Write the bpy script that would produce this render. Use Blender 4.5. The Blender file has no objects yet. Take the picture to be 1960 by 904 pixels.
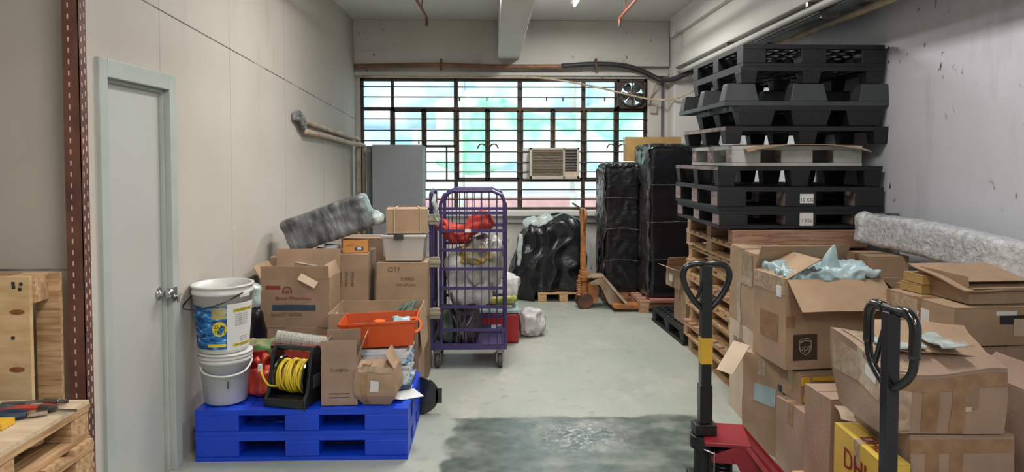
import bpy, bmesh, math, random
from mathutils import Vector, Matrix, noise
PI = math.pi
R = math.radians
sc = bpy.context.scene
C = sc.collection
random.seed(7)

# ------------------------------------------------------------------ camera
F, CX, CY, CAMZ = 1350.0, 980.0, 355.0, 1.65
PITCH, YAW = R(2.2), R(-1.61)
cd = bpy.data.cameras.new('camera'); cam = bpy.data.objects.new('camera', cd); C.objects.link(cam)
cam.location = (0, 0, CAMZ); cam.rotation_euler = (PI/2 - PITCH, 0, YAW)
cd.sensor_width = 36; cd.lens = F/1960*36; cd.shift_y = -97/1960; cd.clip_start = .05
sc.camera = cam
CR = Matrix.Rotation(YAW, 3, 'Z') @ Matrix.Rotation(PI/2 - PITCH, 3, 'X')
def at(px, py, Y):
    v = CR @ Vector(((px-CX)/F, -(py-CY)/F, -1)); t = Y/v.y
    return Vector((v.x*t, Y, CAMZ+v.z*t))

# ------------------------------------------------------------------ light
w = bpy.data.worlds.new('world'); sc.world = w; w.use_nodes = True
bg = w.node_tree.nodes['Background']; bg.inputs[0].default_value = (.86, .94, 1, 1); bg.inputs[1].default_value = 2.6
sl = bpy.data.lights.new('sun', 'SUN'); so = bpy.data.objects.new('sun', sl); C.objects.link(so)
sl.energy = 2.6; sl.angle = R(3); sl.color = (1, .96, .9)
so.rotation_euler = Vector((.25, .8, -1)).to_track_quat('-Z', 'Y').to_euler()
LAMPS = [(.87, 6.9, 62), (-.2, 4.9, 52), (1.3, 3.4, 36), (-.2, 1.2, 48), (1.3, -.6, 50), (-.6, -2.0, 40)]
sc.view_settings.view_transform = 'Standard'; sc.view_settings.look = 'None'
sc.view_settings.gamma = 1; sc.view_settings.use_curve_mapping = False
sc.view_settings.exposure = 0.15

# ------------------------------------------------------------------ materials
def lin(h):
    h = h.lstrip('#'); o = []
    for i in (0, 2, 4):
        c = int(h[i:i+2], 16)/255; o.append(c/12.92 if c <= .04045 else ((c+.055)/1.055)**2.4)
    return o
M = {}
def mat(name, col, rough=.6, metal=0, var=.12, scale=5, bump=0, bscale=40, col2=None, stretch=(1,1,1), detail=4, fac=(.35,.65), spec=.5, trans=0, alpha=1, emit=0, coat=0, bdist=.01):
    m = bpy.data.materials.new(name); m.use_nodes = True; nt = m.node_tree; N = nt.nodes; L = nt.links
    p = N['Principled BSDF']; c = lin(col) if isinstance(col, str) else list(col)
    p.inputs['Roughness'].default_value = rough; p.inputs['Metallic'].default_value = metal
    p.inputs['Specular IOR Level'].default_value = spec
    p.inputs['Transmission Weight'].default_value = trans; p.inputs['Alpha'].default_value = alpha
    p.inputs['Coat Weight'].default_value = coat
    tc = N.new('ShaderNodeTexCoord'); mp = N.new('ShaderNodeMapping'); mp.inputs['Scale'].default_value = stretch
    L.new(tc.outputs['Object'], mp.inputs['Vector'])
    nz = N.new('ShaderNodeTexNoise'); nz.inputs['Scale'].default_value = scale; nz.inputs['Detail'].default_value = detail
    L.new(mp.outputs[0], nz.inputs['Vector'])
    rp = N.new('ShaderNodeValToRGB'); rp.color_ramp.elements[0].position = fac[0]; rp.color_ramp.elements[1].position = fac[1]
    a = lin(col2) if isinstance(col2, str) else [x*(1-var) for x in c]
    b = c if col2 else [min(1, x*(1+var)) for x in c]
    rp.color_ramp.elements[0].color = (*a, 1); rp.color_ramp.elements[1].color = (*b, 1)
    L.new(nz.outputs['Fac'], rp.inputs[0]); L.new(rp.outputs[0], p.inputs['Base Color'])
    if bump:
        n2 = N.new('ShaderNodeTexNoise'); n2.inputs['Scale'].default_value = bscale; n2.inputs['Detail'].default_value = 5
        L.new(mp.outputs[0], n2.inputs['Vector'])
        bp = N.new('ShaderNodeBump'); bp.inputs['Strength'].default_value = bump; bp.inputs['Distance'].default_value = bdist
        L.new(n2.outputs['Fac'], bp.inputs['Height']); L.new(bp.outputs[0], p.inputs['Normal'])
    if emit:
        p.inputs['Emission Color'].default_value = (*c, 1); p.inputs['Emission Strength'].default_value = emit
    M[name] = m; return m
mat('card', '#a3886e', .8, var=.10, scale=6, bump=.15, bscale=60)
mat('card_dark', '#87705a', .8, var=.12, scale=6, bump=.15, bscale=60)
mat('card_pink', '#9c8371', .8, var=.10, scale=5, bump=.15, bscale=60)
mat('card_yellow', '#ab8a55', .7, var=.1, scale=6, bump=.1, bscale=60)
mat('card_inner', '#8d7661', .85, var=.08, scale=6)
mat('card_pale', '#beab94', .85, var=.08, scale=6)
mat('card_edge', '#c4aa88', .85, var=.1, scale=40)
mat('tape', '#927152', .25, var=.15, scale=20, spec=.6, coat=.3)
mat('clear_tape', '#ab957d', .12, var=.2, scale=30, bump=.5, bscale=40, spec=.8, coat=.6)
mat('label', '#d8d8d6', .6, var=.03)
mat('ink', '#2a2a2c', .7, var=.05)
mat('ink_faded', '#5f4a3a', .8, var=.15)
mat('ink_red', '#8c3a30', .8, var=.15)
mat('ink_blue', '#3a4a5e', .8, var=.15)
mat('wood', '#c4a27c', .75, col2='#9a7650', scale=3, stretch=(2, 22, 22), bump=.2, bscale=6, detail=6)
mat('wood_y', '#bf9c74', .75, col2='#94704c', scale=3, stretch=(22, 2, 22), bump=.2, bscale=6, detail=6)
mat('wood_pink', '#b59078', .75, col2='#8c6650', scale=3, stretch=(2, 22, 22), bump=.2, bscale=6, detail=6)
mat('ply', '#ccb79b', .7, col2='#b8a084', scale=2.5, stretch=(2, 14, 14), bump=.1, bscale=6)
mat('plywood_upright', '#cdb18a', .65, col2='#b99b70', scale=3, stretch=(2, 2, 9), bump=.1, bscale=6)
mat('black_plastic', '#15161a', .6, var=.25, scale=5, bump=.1, bscale=25)
mat('grey_plastic', '#3a3d40', .55, var=.2, scale=5, bump=.1)
mat('pale_plastic', '#a9aba6', .55, var=.12, scale=6)
mat('black_scuffed', '#191b1f', .6, var=.2, scale=8, bump=.1)
mat('scuff', '#a48d88', .7, col2='#5c5354', scale=9, stretch=(1,1,4), fac=(.3,.7))
mat('blue_plastic', '#0e40c6', .4, var=.12, scale=4)
mat('blue_dark', '#0b2897', .45, var=.12, scale=4)
mat('white_plastic', '#cfcfcc', .35, var=.04, scale=5)
mat('tub', '#c9c3bb', .3, var=.06, scale=5, trans=.15)
mat('tub_clear', '#c9c3bb', .3, var=.06, alpha=.55)
mat('wrap_black', '#121318', .28, var=.3, scale=4, bump=.4, bscale=12, stretch=(1,1,1.6), spec=.5, bdist=.02, coat=.15)
mat('wrap_sheen', '#4a4642', .16, col2='#15161a', scale=9, bump=1, bscale=22, stretch=(2,2,.8), spec=.8, bdist=.03, coat=.5, fac=(.4,.7))
mat('wrap_grey', '#86898c', .25, col2='#3d4042', scale=7, bump=.8, bscale=16, stretch=(2.2,1,.8), spec=.6, coat=.2, fac=(.35,.7))
mat('bubble', '#e2e5e8', .2, col2='#b3b6ba', scale=26, bump=1, bscale=38, spec=.8, coat=.5, fac=(.3,.75), bdist=.012)
mat('film', '#b9c2bf', .25, col2='#90a09c', scale=9, bump=.6, bscale=16, spec=.7, coat=.3)
mat('film_blue', '#b0c4ca', .3, col2='#8aa3a8', scale=6, bump=.5, bscale=14, spec=.6)
mat('film_roll', '#b8b9b0', .15, col2='#8d8f86', scale=10, stretch=(12,12,1), spec=.9, coat=.6)
mat('sack', '#c6c3c2', .55, col2='#a5a3a3', scale=5, bump=.8, bscale=10, bdist=.03)
mat('sack_clear', '#b2b2ac', .25, col2='#8d8a80', scale=7, bump=.8, bscale=14, spec=.7, bdist=.02)
mat('red_cloth', '#c5402f', .7, col2='#962a22', scale=6, bump=.6, bscale=12)
mat('yellow_net', '#c09a3c', .6, col2='#8b8a74', scale=18, bump=.8, bscale=22, fac=(.45, .6))
mat('dark_junk', '#3d3c3b', .6, col2='#222222', scale=12, bump=.6, bscale=20)
mat('green_junk', '#5d6d5c', .6, col2='#35453a', scale=12, bump=.6, bscale=20)
mat('red_plastic', '#9c1c22', .35, var=.08)
mat('red_bag', '#d04a33', .3, col2='#a93322', scale=8, bump=.8, bscale=16, spec=.7)
mat('orange_plastic', '#cc5424', .4, var=.08)
mat('crate_red', '#a8423c', .5, var=.1)
mat('crate_pink', '#c98072', .5, var=.1)
mat('purple', '#3a2f5c', .4, var=.15, scale=12)
mat('tan_plastic', '#8f8674', .6, var=.1)
mat('rubber', '#4b4947', .7, var=.15)
mat('steel', '#8e8e8c', .3, metal=.9, var=.1)
mat('chrome', '#b9b9b9', .15, metal=1, var=.02)
mat('black_paint', '#17191c', .28, var=.2, scale=9, bump=.05, spec=.6)
mat('black_grip', '#0e0f12', .18, var=.1, spec=.6, coat=.4)
mat('black_grease', '#161616', .45, var=.4, scale=20, bump=.4, bscale=40)
mat('jack_red', '#86202c', .35, var=.12)
mat('jack_orange', '#b0703a', .55, col2='#6e4830', scale=9, fac=(.3,.6))
mat('jack_worn', '#9a8c78', .6, col2='#7a5c42', scale=7)
mat('jack_yellow', '#c49a30', .5, var=.1)
mat('cabinet', '#7b8084', .45, var=.04, scale=2)
mat('cabinet_dark', '#5f6468', .5, var=.05)
mat('door_paint', '#b4b5b0', .4, var=.03, scale=2)
mat('door_frame', '#a9b0ac', .45, var=.05, scale=5)
mat('rust_post', '#6a4236', .6, col2='#4d2f28', scale=8)
mat('slot', '#b7a89c', .8, var=.1)
mat('frame_dark', '#2b2522', .55, col2='#4a3326', scale=6)
mat('rust', '#6e4533', .7, col2='#3f2c25', scale=6)
mat('pipe_brown', '#8a6247', .6, col2='#6b4b38', scale=6)
mat('pipe_beige', '#c9b79e', .6, col2='#a8947a', scale=8, bump=.3, bscale=30)
mat('pipe_white', '#b9b8b2', .5, var=.06)
mat('pipe_grey', '#5d5f62', .5, var=.15)
mat('pipe_black', '#2c2c2e', .5, var=.15)
mat('insul_grey', '#8f9091', .4, col2='#4f5051', scale=20, bump=.8)
mat('sprinkler', '#7c3d2c', .6, var=.1)
mat('ac_body', '#b1aa9c', .5, var=.05)
mat('ac_grille', '#7d7465', .6, var=.08)
mat('ac_dark', '#3a3835', .6, var=.1)
mat('paper', '#d4d6da', .7, var=.04)
mat('paper_blue', '#3f6fa0', .5, col2='#c8d2da', scale=14, fac=(.45,.55))
mat('cord_yellow', '#d9bd2d', .5, var=.1)
mat('leaf_green', '#4d7a44', .6, col2='#9a8c6c', scale=12)
mat('bag_green', '#4f8a3c', .4, col2='#c7b25c', scale=14, fac=(.4,.6))
mat('purple_tape', '#3d3588', .4, var=.1)
mat('orange_bright', '#ea6a20', .4, var=.05)
mat('red_mat', '#a86a62', .7, var=.1)
mat('tool_red', '#a8352a', .4, var=.1)
mat('tool_blue', '#25344a', .45, var=.15)
mat('tool_yellow', '#d9a92c', .5, var=.05)
mat('tube_light', (1, 1, 1), .5, emit=2.5)
mat('fixture', '#c8c8c8', .4, var=.02)
mat('dhl', '#cfae4c', .4, var=.08, bump=.1)
mat('glass_fan', '#707070', .3, metal=.6, var=.1)

def glassmat():
    m = bpy.data.materials.new('window_glass'); m.use_nodes = True; N = m.node_tree.nodes; L = m.node_tree.links
    N.remove(N['Principled BSDF']); o = N['Material Output']
    t = N.new('ShaderNodeBsdfTransparent'); t.inputs[0].default_value = (.93, .97, .97, 1)
    g = N.new('ShaderNodeBsdfGlossy'); g.inputs['Roughness'].default_value = .08
    mx = N.new('ShaderNodeMixShader'); mx.inputs[0].default_value = .06
    L.new(t.outputs[0], mx.inputs[1]); L.new(g.outputs[0], mx.inputs[2]); L.new(mx.outputs[0], o.inputs[0]); M['glass'] = m
glassmat()

def nodes(name, rough):
    m = bpy.data.materials.new(name); m.use_nodes = True; nt = m.node_tree
    p = nt.nodes['Principled BSDF']; p.inputs['Roughness'].default_value = rough
    M[name] = m; return m, nt.nodes, nt.links, p
def noisen(N, L, vec, scale, detail=4, stretch=None, rough=.55):
    if stretch:
        mp = N.new('ShaderNodeMapping'); mp.inputs['Scale'].default_value = stretch; L.new(vec, mp.inputs[0]); vec = mp.outputs[0]
    n = N.new('ShaderNodeTexNoise'); n.inputs['Scale'].default_value = scale; n.inputs['Detail'].default_value = detail
    n.inputs['Roughness'].default_value = rough; L.new(vec, n.inputs['Vector']); return n.outputs['Fac']
def ramp(N, L, v, a, b, ca=(0,0,0,1), cb=(1,1,1,1)):
    r = N.new('ShaderNodeValToRGB'); r.color_ramp.elements[0].position = a; r.color_ramp.elements[1].position = b
    r.color_ramp.elements[0].color = ca; r.color_ramp.elements[1].color = cb; L.new(v, r.inputs[0]); return r.outputs[0]
def mixc(N, L, f, a, b):
    m = N.new('ShaderNodeMix'); m.data_type = 'RGBA'
    if isinstance(f, (int, float)): m.inputs[0].default_value = f
    else: L.new(f, m.inputs[0])
    for i, x in ((6, a), (7, b)):
        if isinstance(x, (list, tuple)): m.inputs[i].default_value = (*x[:3], 1)
        else: L.new(x, m.inputs[i])
    return m.outputs[2]
def mth(N, L, op, a, b=None):
    m = N.new('ShaderNodeMath'); m.operation = op
    for i, x in enumerate((a, b)):
        if x is None: continue
        if isinstance(x, (int, float)): m.inputs[i].default_value = x
        else: L.new(x, m.inputs[i])
    return m.outputs[0]
# painted concrete floor: worn grey-green, a darker rectangular repainted patch with white flaking
def floor_mat():
    m, N, L, p = nodes('floor_paint', .38)
    g = N.new('ShaderNodeTexCoord').outputs['Object']
    n1 = noisen(N, L, g, 1.3, 6); n2 = noisen(N, L, g, 9, 8); n3 = noisen(N, L, g, 3, 8, (1, .5, 1), .7)
    base = mixc(N, L, ramp(N, L, n1, .35, .65), lin('#929a90'), lin('#a0a39a'))
    base = mixc(N, L, ramp(N, L, n3, .52, .7), base, lin('#aaa9a0'))
    base = mixc(N, L, ramp(N, L, n2, .58, .75), base, lin('#868a82'))
    s = N.new('ShaderNodeSeparateXYZ'); L.new(g, s.inputs[0]); X, Y = s.outputs[0], s.outputs[1]
    wob = mth(N, L, 'MULTIPLY', mth(N, L, 'SUBTRACT', noisen(N, L, g, 5, 6), .5), .22)
    def edge(v, lo, hi, k=25):
        a = mth(N, L, 'MULTIPLY', mth(N, L, 'SUBTRACT', mth(N, L, 'ADD', v, wob), lo), k)
        b = mth(N, L, 'MULTIPLY', mth(N, L, 'SUBTRACT', hi, mth(N, L, 'ADD', v, wob)), k)
        q = N.new('ShaderNodeClamp'); L.new(mth(N, L, 'MINIMUM', a, b), q.inputs[0]); return q.outputs[0]
    mask = mth(N, L, 'MULTIPLY', edge(X, -.27, 1.33), edge(Y, 2.4, 4.45))
    mask = mth(N, L, 'MULTIPLY', mask, ramp(N, L, noisen(N, L, g, 2.5, 5), .25, .5))
    dark = mixc(N, L, ramp(N, L, n2, .35, .7), lin('#4a5650'), lin('#6b746e'))
    fl = mth(N, L, 'MULTIPLY', edge(X, .2, .85, 4), edge(Y, 3.85, 4.42, 6))
    flk = mth(N, L, 'MULTIPLY', fl, ramp(N, L, noisen(N, L, g, 26, 8, None, .8), .5, .6))
    dark = mixc(N, L, flk, dark, lin('#b9bcba'))
    L.new(mixc(N, L, mask, base, dark), p.inputs['Base Color'])
    rr = mth(N, L, 'SUBTRACT', .5, mth(N, L, 'MULTIPLY', mask, .22)); L.new(rr, p.inputs['Roughness'])
    bp = N.new('ShaderNodeBump'); bp.inputs['Strength'].default_value = .15; bp.inputs['Distance'].default_value = .01
    L.new(n2, bp.inputs['Height']); L.new(bp.outputs[0], p.inputs['Normal'])
floor_mat()
# plasterboard partition: beige board with joints at given places along Y and one long joint in Z
def board_mat(name, c1, c2, axis, joints, zj, slope):
    m, N, L, p = nodes(name, .7)
    g = N.new('ShaderNodeTexCoord').outputs['Object']
    s = N.new('ShaderNodeSeparateXYZ'); L.new(g, s.inputs[0]); A, Z = s.outputs[axis], s.outputs[2]
    base = mixc(N, L, ramp(N, L, noisen(N, L, g, .9, 5), .3, .7), lin(c1), lin(c2))
    base = mixc(N, L, ramp(N, L, noisen(N, L, g, 2, 6, (2, 2, .5)), .6, .8), base, [x*.86 for x in lin(c1)])
    brk = ramp(N, L, noisen(N, L, g, 2.2, 3), .4, .52)
    jm = None
    for j in joints:
        d = mth(N, L, 'LESS_THAN', mth(N, L, 'ABSOLUTE', mth(N, L, 'SUBTRACT', A, j)), .0035)
        jm = d if jm is None else mth(N, L, 'MAXIMUM', jm, d)
    d = mth(N, L, 'SUBTRACT', Z, mth(N, L, 'ADD', mth(N, L, 'MULTIPLY', A, slope), zj))
    h = mth(N, L, 'MULTIPLY', mth(N, L, 'LESS_THAN', mth(N, L, 'ABSOLUTE', d), .004), 1.0)
    if jm is not None:
        base = mixc(N, L, mth(N, L, 'MULTIPLY', jm, .45), base, lin('#5d544c'))
    base = mixc(N, L, mth(N, L, 'MULTIPLY', h, mth(N, L, 'ADD', mth(N, L, 'MULTIPLY', brk, .5), .4)), base, lin('#3c352f'))
    L.new(base, p.inputs['Base Color'])
board_mat('board_left', '#b4aca2', '#beb8b0', 1, [3.66, 4.62, 5.82, 7.0, 8.05], 2.60, -.053)
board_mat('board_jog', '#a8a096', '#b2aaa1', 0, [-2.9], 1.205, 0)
def plaster(name, c1, c2, stain, amt=(.62, .72), st=(1,1,1), specks=True):
    m, N, L, p = nodes(name, .75)
    g = N.new('ShaderNodeTexCoord').outputs['Object']
    base = mixc(N, L, ramp(N, L, noisen(N, L, g, 1.1, 6), .3, .7), lin(c1), lin(c2))
    base = mixc(N, L, ramp(N, L, noisen(N, L, g, 1.8, 7, st, .65), *amt), base, lin(stain))
    if specks:
        a = mth(N, L, 'MULTIPLY', ramp(N, L, noisen(N, L, g, 17, 3, (1, 1, .6)), .66, .7), ramp(N, L, noisen(N, L, g, 1.5, 3), .45, .6))
        base = mixc(N, L, a, base, lin('#55565a'))
    L.new(base, p.inputs['Base Color'])
    bp = N.new('ShaderNodeBump'); bp.inputs['Strength'].default_value = .12; bp.inputs['Distance'].default_value = .01
    L.new(noisen(N, L, g, 14, 6), bp.inputs['Height']); L.new(bp.outputs[0], p.inputs['Normal'])
plaster('plaster_right', '#c2c4cb', '#cfd1d8', '#b0b2b8', (.55, .75), (1.5, 1.5, .3))
plaster('plaster_back', '#b9b6b0', '#c8c6c0', '#a0968a', (.6, .75))
plaster('plaster_ceiling', '#c9c9c4', '#d5d5d0', '#b8a888', (.66, .8), specks=False)
plaster('plaster_beam', '#c0bfba', '#cccbc6', '#a8a39b', (.6, .75), specks=False)
# the cloth netting and facade outside
def netting(name, cols, scale, st):
    m, N, L, p = nodes(name, .6)
    g = N.new('ShaderNodeTexCoord').outputs['Object']
    r = N.new('ShaderNodeValToRGB'); L.new(noisen(N, L, g, scale, 2, st), r.inputs[0])
    for i in range(len(cols)-2): r.color_ramp.elements.new(.5)
    for i, c in enumerate(cols):
        r.color_ramp.elements[i].position = .3 + .4*i/(len(cols)-1); r.color_ramp.elements[i].color = (*lin(c), 1)
    L.new(r.outputs[0], p.inputs['Base Color'])
netting('net_blue', ['#cfdcf0', '#a3c4ea', '#c4dfee', '#eef2fa'], .9, (1, 1, 1.4))
netting('net_green', ['#c8ecdd', '#7fd0a8', '#e2f2ea', '#5cc08a'], .8, (1, 1, 1.2))
netting('facade', ['#ece6ea', '#f5f5ee', '#e5eef5', '#f5efe0'], .5, (1, 1, 1))
mat('ledge_pink', '#d8a3a0', .7, var=.1)
mat('pavement', '#c9c4b4', .8, var=.1)

def bucket_label():
    m, N, L, p = nodes('bucket_art', .35)
    g = N.new('ShaderNodeTexCoord').outputs['Object']
    n = noisen(N, L, g, 22, 4, (1, 1, 2.6))
    r = N.new('ShaderNodeValToRGB'); L.new(n, r.inputs[0])
    for i, (q, c) in enumerate([(.35, '#10274f'), (.48, '#1b5ea6'), (.58, '#2f8ccb'), (.68, '#c4dceb')]):
        if i > 1: r.color_ramp.elements.new(q)
        r.color_ramp.elements[i].position = q; r.color_ramp.elements[i].color = (*lin(c), 1)
    L.new(r.outputs[0], p.inputs['Base Color'])
bucket_label()

# ------------------------------------------------------------------ mesh helpers
def basis(x, z=None):
    x = Vector(x).normalized(); z = Vector(z) if z else Vector((0, 0, 1))
    if abs(x.dot(z.normalized())) > .99: z = Vector((0, 1, 0))
    y = z.cross(x).normalized(); z = x.cross(y).normalized()
    return Matrix((x, y, z)).transposed()
class MB:
    def __init__(s): s.b = bmesh.new(); s.grid = False
    def _add(s, vs, fs):
        v = [s.b.verts.new(p) for p in vs]
        for f in fs:
            try: s.b.faces.new([v[i] for i in f])
            except ValueError: pass
        return s
    def box(s, c, size, rot=None, n=None):
        c = Vector(c); hx, hy, hz = [q/2 for q in size]
        if isinstance(rot, (int, float)): rot = Matrix.Rotation(R(rot), 3, 'Z')
        if rot is None: rot = Matrix.Identity(3)
        if n is None:
            P = [c + rot @ Vector((x*hx, y*hy, z*hz)) for x in (-1, 1) for y in (-1, 1) for z in (-1, 1)]
            return s._add(P, [(0,1,3,2), (4,6,7,5), (0,4,5,1), (2,3,7,6), (0,2,6,4), (1,5,7,3)])
        if isinstance(n, int): n = (n, n, n)
        s.grid = True; h = (hx, hy, hz)
        for ax in range(3):
            u, v = (ax+1) % 3, (ax+2) % 3
            for sg in (-1, 1):
                P = []
                for i in range(n[u]+1):
                    for j in range(n[v]+1):
                        q = [0, 0, 0]; q[ax] = sg*h[ax]; q[u] = h[u]*(2*i/n[u]-1); q[v] = h[v]*(2*j/n[v]-1)
                        P.append(c + rot @ Vector(q))
                W = n[v]+1; Q = []
                for i in range(n[u]):
                    for j in range(n[v]):
                        f = (i*W+j, (i+1)*W+j, (i+1)*W+j+1, i*W+j+1); Q.append(f if sg > 0 else f[::-1])
                s._add(P, Q)
        return s
    def bx(s, x0, x1, y0, y1, z0, z1, n=None):
        return s.box(((x0+x1)/2, (y0+y1)/2, (z0+z1)/2), (abs(x1-x0), abs(y1-y0), abs(z1-z0)), None, n)
    def bar(s, a, b, wd, ht, up=None):
        a, b = Vector(a), Vector(b); d = b-a
        return s.box((a+b)/2, (d.length, wd, ht), basis(d, up))
    def tube(s, pts, r, n=8, smooth=0, closed=False):
        pts = [Vector(p) for p in pts]
        if smooth:
            q = []; N = len(pts); rng = N if closed else N-1
            for i in range(rng):
                if closed: p0, p1, p2, p3 = pts[i-1], pts[i], pts[(i+1) % N], pts[(i+2) % N]
                else: p0, p1, p2, p3 = pts[max(i-1, 0)], pts[i], pts[i+1], pts[min(i+2, N-1)]
                for k in range(smooth):
                    t = k/smooth
                    q.append(.5*((2*p1)+(p2-p0)*t+(2*p0-5*p1+4*p2-p3)*t*t+(3*p1-p0-3*p2+p3)*t**3))
            if not closed: q.append(pts[-1])
            if isinstance(r, (list, tuple)):
                r = [r[min(int(i/smooth), len(r)-1)]*(1-(i % smooth)/smooth)+r[min(int(i/smooth)+1, len(r)-1)]*((i % smooth)/smooth) for i in range(len(q))]
            pts = q
        N = len(pts); V = []; prev = None
        for i, p in enumerate(pts):
            if closed: d = pts[(i+1) % N]-pts[i-1]
            else: d = pts[min(i+1, N-1)]-pts[max(i-1, 0)]
            d.normalize()
            if prev is None:
                a = Vector((0, 0, 1)) if abs(d.z) < .9 else Vector((1, 0, 0)); u = d.cross(a).normalized()
            else: u = (prev - d*prev.dot(d)).normalized()
            prev = u; v = d.cross(u)
            rr = r[i] if isinstance(r, (list, tuple)) else r
            V += [p + (u*math.cos(2*PI*k/n)+v*math.sin(2*PI*k/n))*rr for k in range(n)]
        Fs = []
        for i in range(N if closed else N-1):
            for k in range(n):
                a, b_ = i*n, ((i+1) % N)*n; Fs.append((a+k, a+(k+1) % n, b_+(k+1) % n, b_+k))
        if not closed: Fs += [tuple(range(n))[::-1], tuple(range((N-1)*n, N*n))]
        return s._add(V, Fs)
    def cyl(s, a, b, r, n=20): return s.tube([a, b], r, n)
    def lathe(s, prof, n=32, c=(0, 0, 0), rot=None, cap=False):
        V = []; rot = rot or Matrix.Identity(3); c = Vector(c)
        for r, z in prof:
            V += [c + rot @ Vector((r*math.cos(2*PI*k/n), r*math.sin(2*PI*k/n), z)) for k in range(n)]
        Fs = [(i*n+k, i*n+(k+1) % n, (i+1)*n+(k+1) % n, (i+1)*n+k) for i in range(len(prof)-1) for k in range(n)]
        if cap: Fs += [tuple(range(n))[::-1], tuple(range((len(prof)-1)*n, len(prof)*n))]
        return s._add(V, Fs)
    def prism(s, poly, t, c=(0, 0, 0), rot=None):
        rot = rot or Matrix.Identity(3); c = Vector(c); n = len(poly)
        V = [c + rot @ Vector((x, y, z)) for z in (-t/2, t/2) for x, y in poly]
        return s._add(V, [tuple(range(n))[::-1], tuple(range(n, 2*n))] + [(i, (i+1) % n, n+(i+1) % n, n+i) for i in range(n)])
    def mesh(s, me, Mx):
        V = [Mx @ v.co for v in me.vertices]; return s._add(V, [tuple(p.vertices) for p in me.polygons])
    def build(s, name, m, parent=None, warp=None, bevel=0, smooth=False, loc=None, rot=None):
        if s.grid: bmesh.ops.remove_doubles(s.b, verts=s.b.verts, dist=1e-5)
        if warp:
            for v in s.b.verts: v.co = warp(v.co)
        bmesh.ops.recalc_face_normals(s.b, faces=s.b.faces)
        me = bpy.data.meshes.new(name); s.b.to_mesh(me); s.b.free()
        if smooth: me.shade_smooth() if hasattr(me, 'shade_smooth') else None
        o = bpy.data.objects.new(name, me); C.objects.link(o)
        me.materials.append(M[m] if isinstance(m, str) else m)
        if parent: o.parent = parent
        if loc is not None: o.location = loc
        if rot is not None: o.rotation_euler = rot
        if bevel:
            b = o.modifiers.new('bevel', 'BEVEL'); b.width = bevel; b.segments = 2; b.limit_method = 'ANGLE'
        return o
def tag(o, label, cat, group=None):
    o['label'] = label; o['category'] = cat
    if group: o['group'] = group
    return o
def thing(name, label, cat, loc=(0, 0, 0), rz=0, group=None, rot=None):
    o = bpy.data.objects.new(name, None); C.objects.link(o); o.empty_display_size = .1
    o.location = loc; o.rotation_euler = rot if rot else (0, 0, R(rz)); return tag(o, label, cat, group)
def struct(o): o['kind'] = 'structure'; return o
def copy_tree(o, parent=None):
    c = o.copy(); C.objects.link(c); c.parent = parent
    for ch in list(o.children): copy_tree(ch, c)
    return c
def text(mb, s, size, Mx, extrude=.0004, align='CENTER', squash=1):
    cu = bpy.data.curves.new('t', 'FONT'); cu.body = s; cu.size = size; cu.extrude = extrude; cu.align_x = align; cu.align_y = 'CENTER'
    cu.resolution_u = 3
    o = bpy.data.objects.new('t', cu); C.objects.link(o)
    bpy.context.view_layer.update()
    me = bpy.data.meshes.new_from_object(o.evaluated_get(bpy.context.evaluated_depsgraph_get()))
    mb.mesh(me, Mx @ Matrix.Diagonal((squash, 1, 1, 1)))
    bpy.data.objects.remove(o); bpy.data.curves.remove(cu); bpy.data.meshes.remove(me); return mb
FRONT = Matrix.Rotation(PI/2, 4, 'X')             # text lying in XY stands up facing -Y
LEFTF = Matrix.Rotation(-PI/2, 4, 'Z') @ FRONT    # faces -X
def T(x, y, z): return Matrix.Translation((x, y, z))
def nz3(p, f, seed): return noise.noise_vector(Vector(p)*f + Vector((seed*3.1, seed*1.7, seed*.9)))
def wob(amp, f=3, seed=0, extra=None):
    def g(p):
        q = Vector(p) + nz3(p, f, seed)*amp
        q.z = max(q.z, p.z if p.z <= 0.002 else q.z) if p.z > .002 else p.z
        return extra(q) if extra else q
    return g
def soft(w_, d, h, r, n=14, amp=.02, f=4, seed=0, fold=0, ff=(9, 9, 3), post=None, flat=True):
    """rounded, lumpy, creased body; base centre at the origin"""
    m = MB(); m.box((0, 0, 0), (1, 1, 1), None, n)
    hx, hy, hz = w_/2, d/2, h/2; r = min(r, hx*.98, hy*.98, hz*.98)
    def g(p):
        q = Vector((p.x*2*hx, p.y*2*hy, p.z*2*hz))
        inn = Vector((max(-hx+r, min(hx-r, q.x)), max(-hy+r, min(hy-r, q.y)), max(-hz+r, min(hz-r, q.z))))
        dl = q-inn
        if dl.length > 1e-6: q = inn + dl.normalized()*r
        nrm = Vector((q.x/hx, q.y/hy, q.z/hz)).normalized()
        k = nz3(q, f, seed)
        q = q + k*amp
        if fold:
            t = noise.noise(Vector((q.x*ff[0], q.y*ff[1], q.z*ff[2]))+Vector((seed, 0, 0)))
            q += nrm*(fold*(1-2*abs(t)*2))
        q.z += hz
        if post: q = post(q)
        if flat: q.z = max(q.z, 0)
        return q
    return m, g
def softobj(name, m, parent, dims, loc=None, rot=None, **k):
    mb, g = soft(*dims, **k); return mb.build(name, m, parent, warp=g, smooth=True, loc=loc, rot=rot)

# ------------------------------------------------------------------ the room
WL, WR, WB, CE = -1.69, 2.75, 8.8, 3.34
struct(MB().bx(-4.2, 3.1, -3.2, 9.1, -.1, 0).build('floor', 'floor_paint'))
struct(MB().bx(-4.2, 3.1, -3.2, 9.1, CE, CE+.15).build('ceiling', 'plaster_ceiling'))
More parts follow.
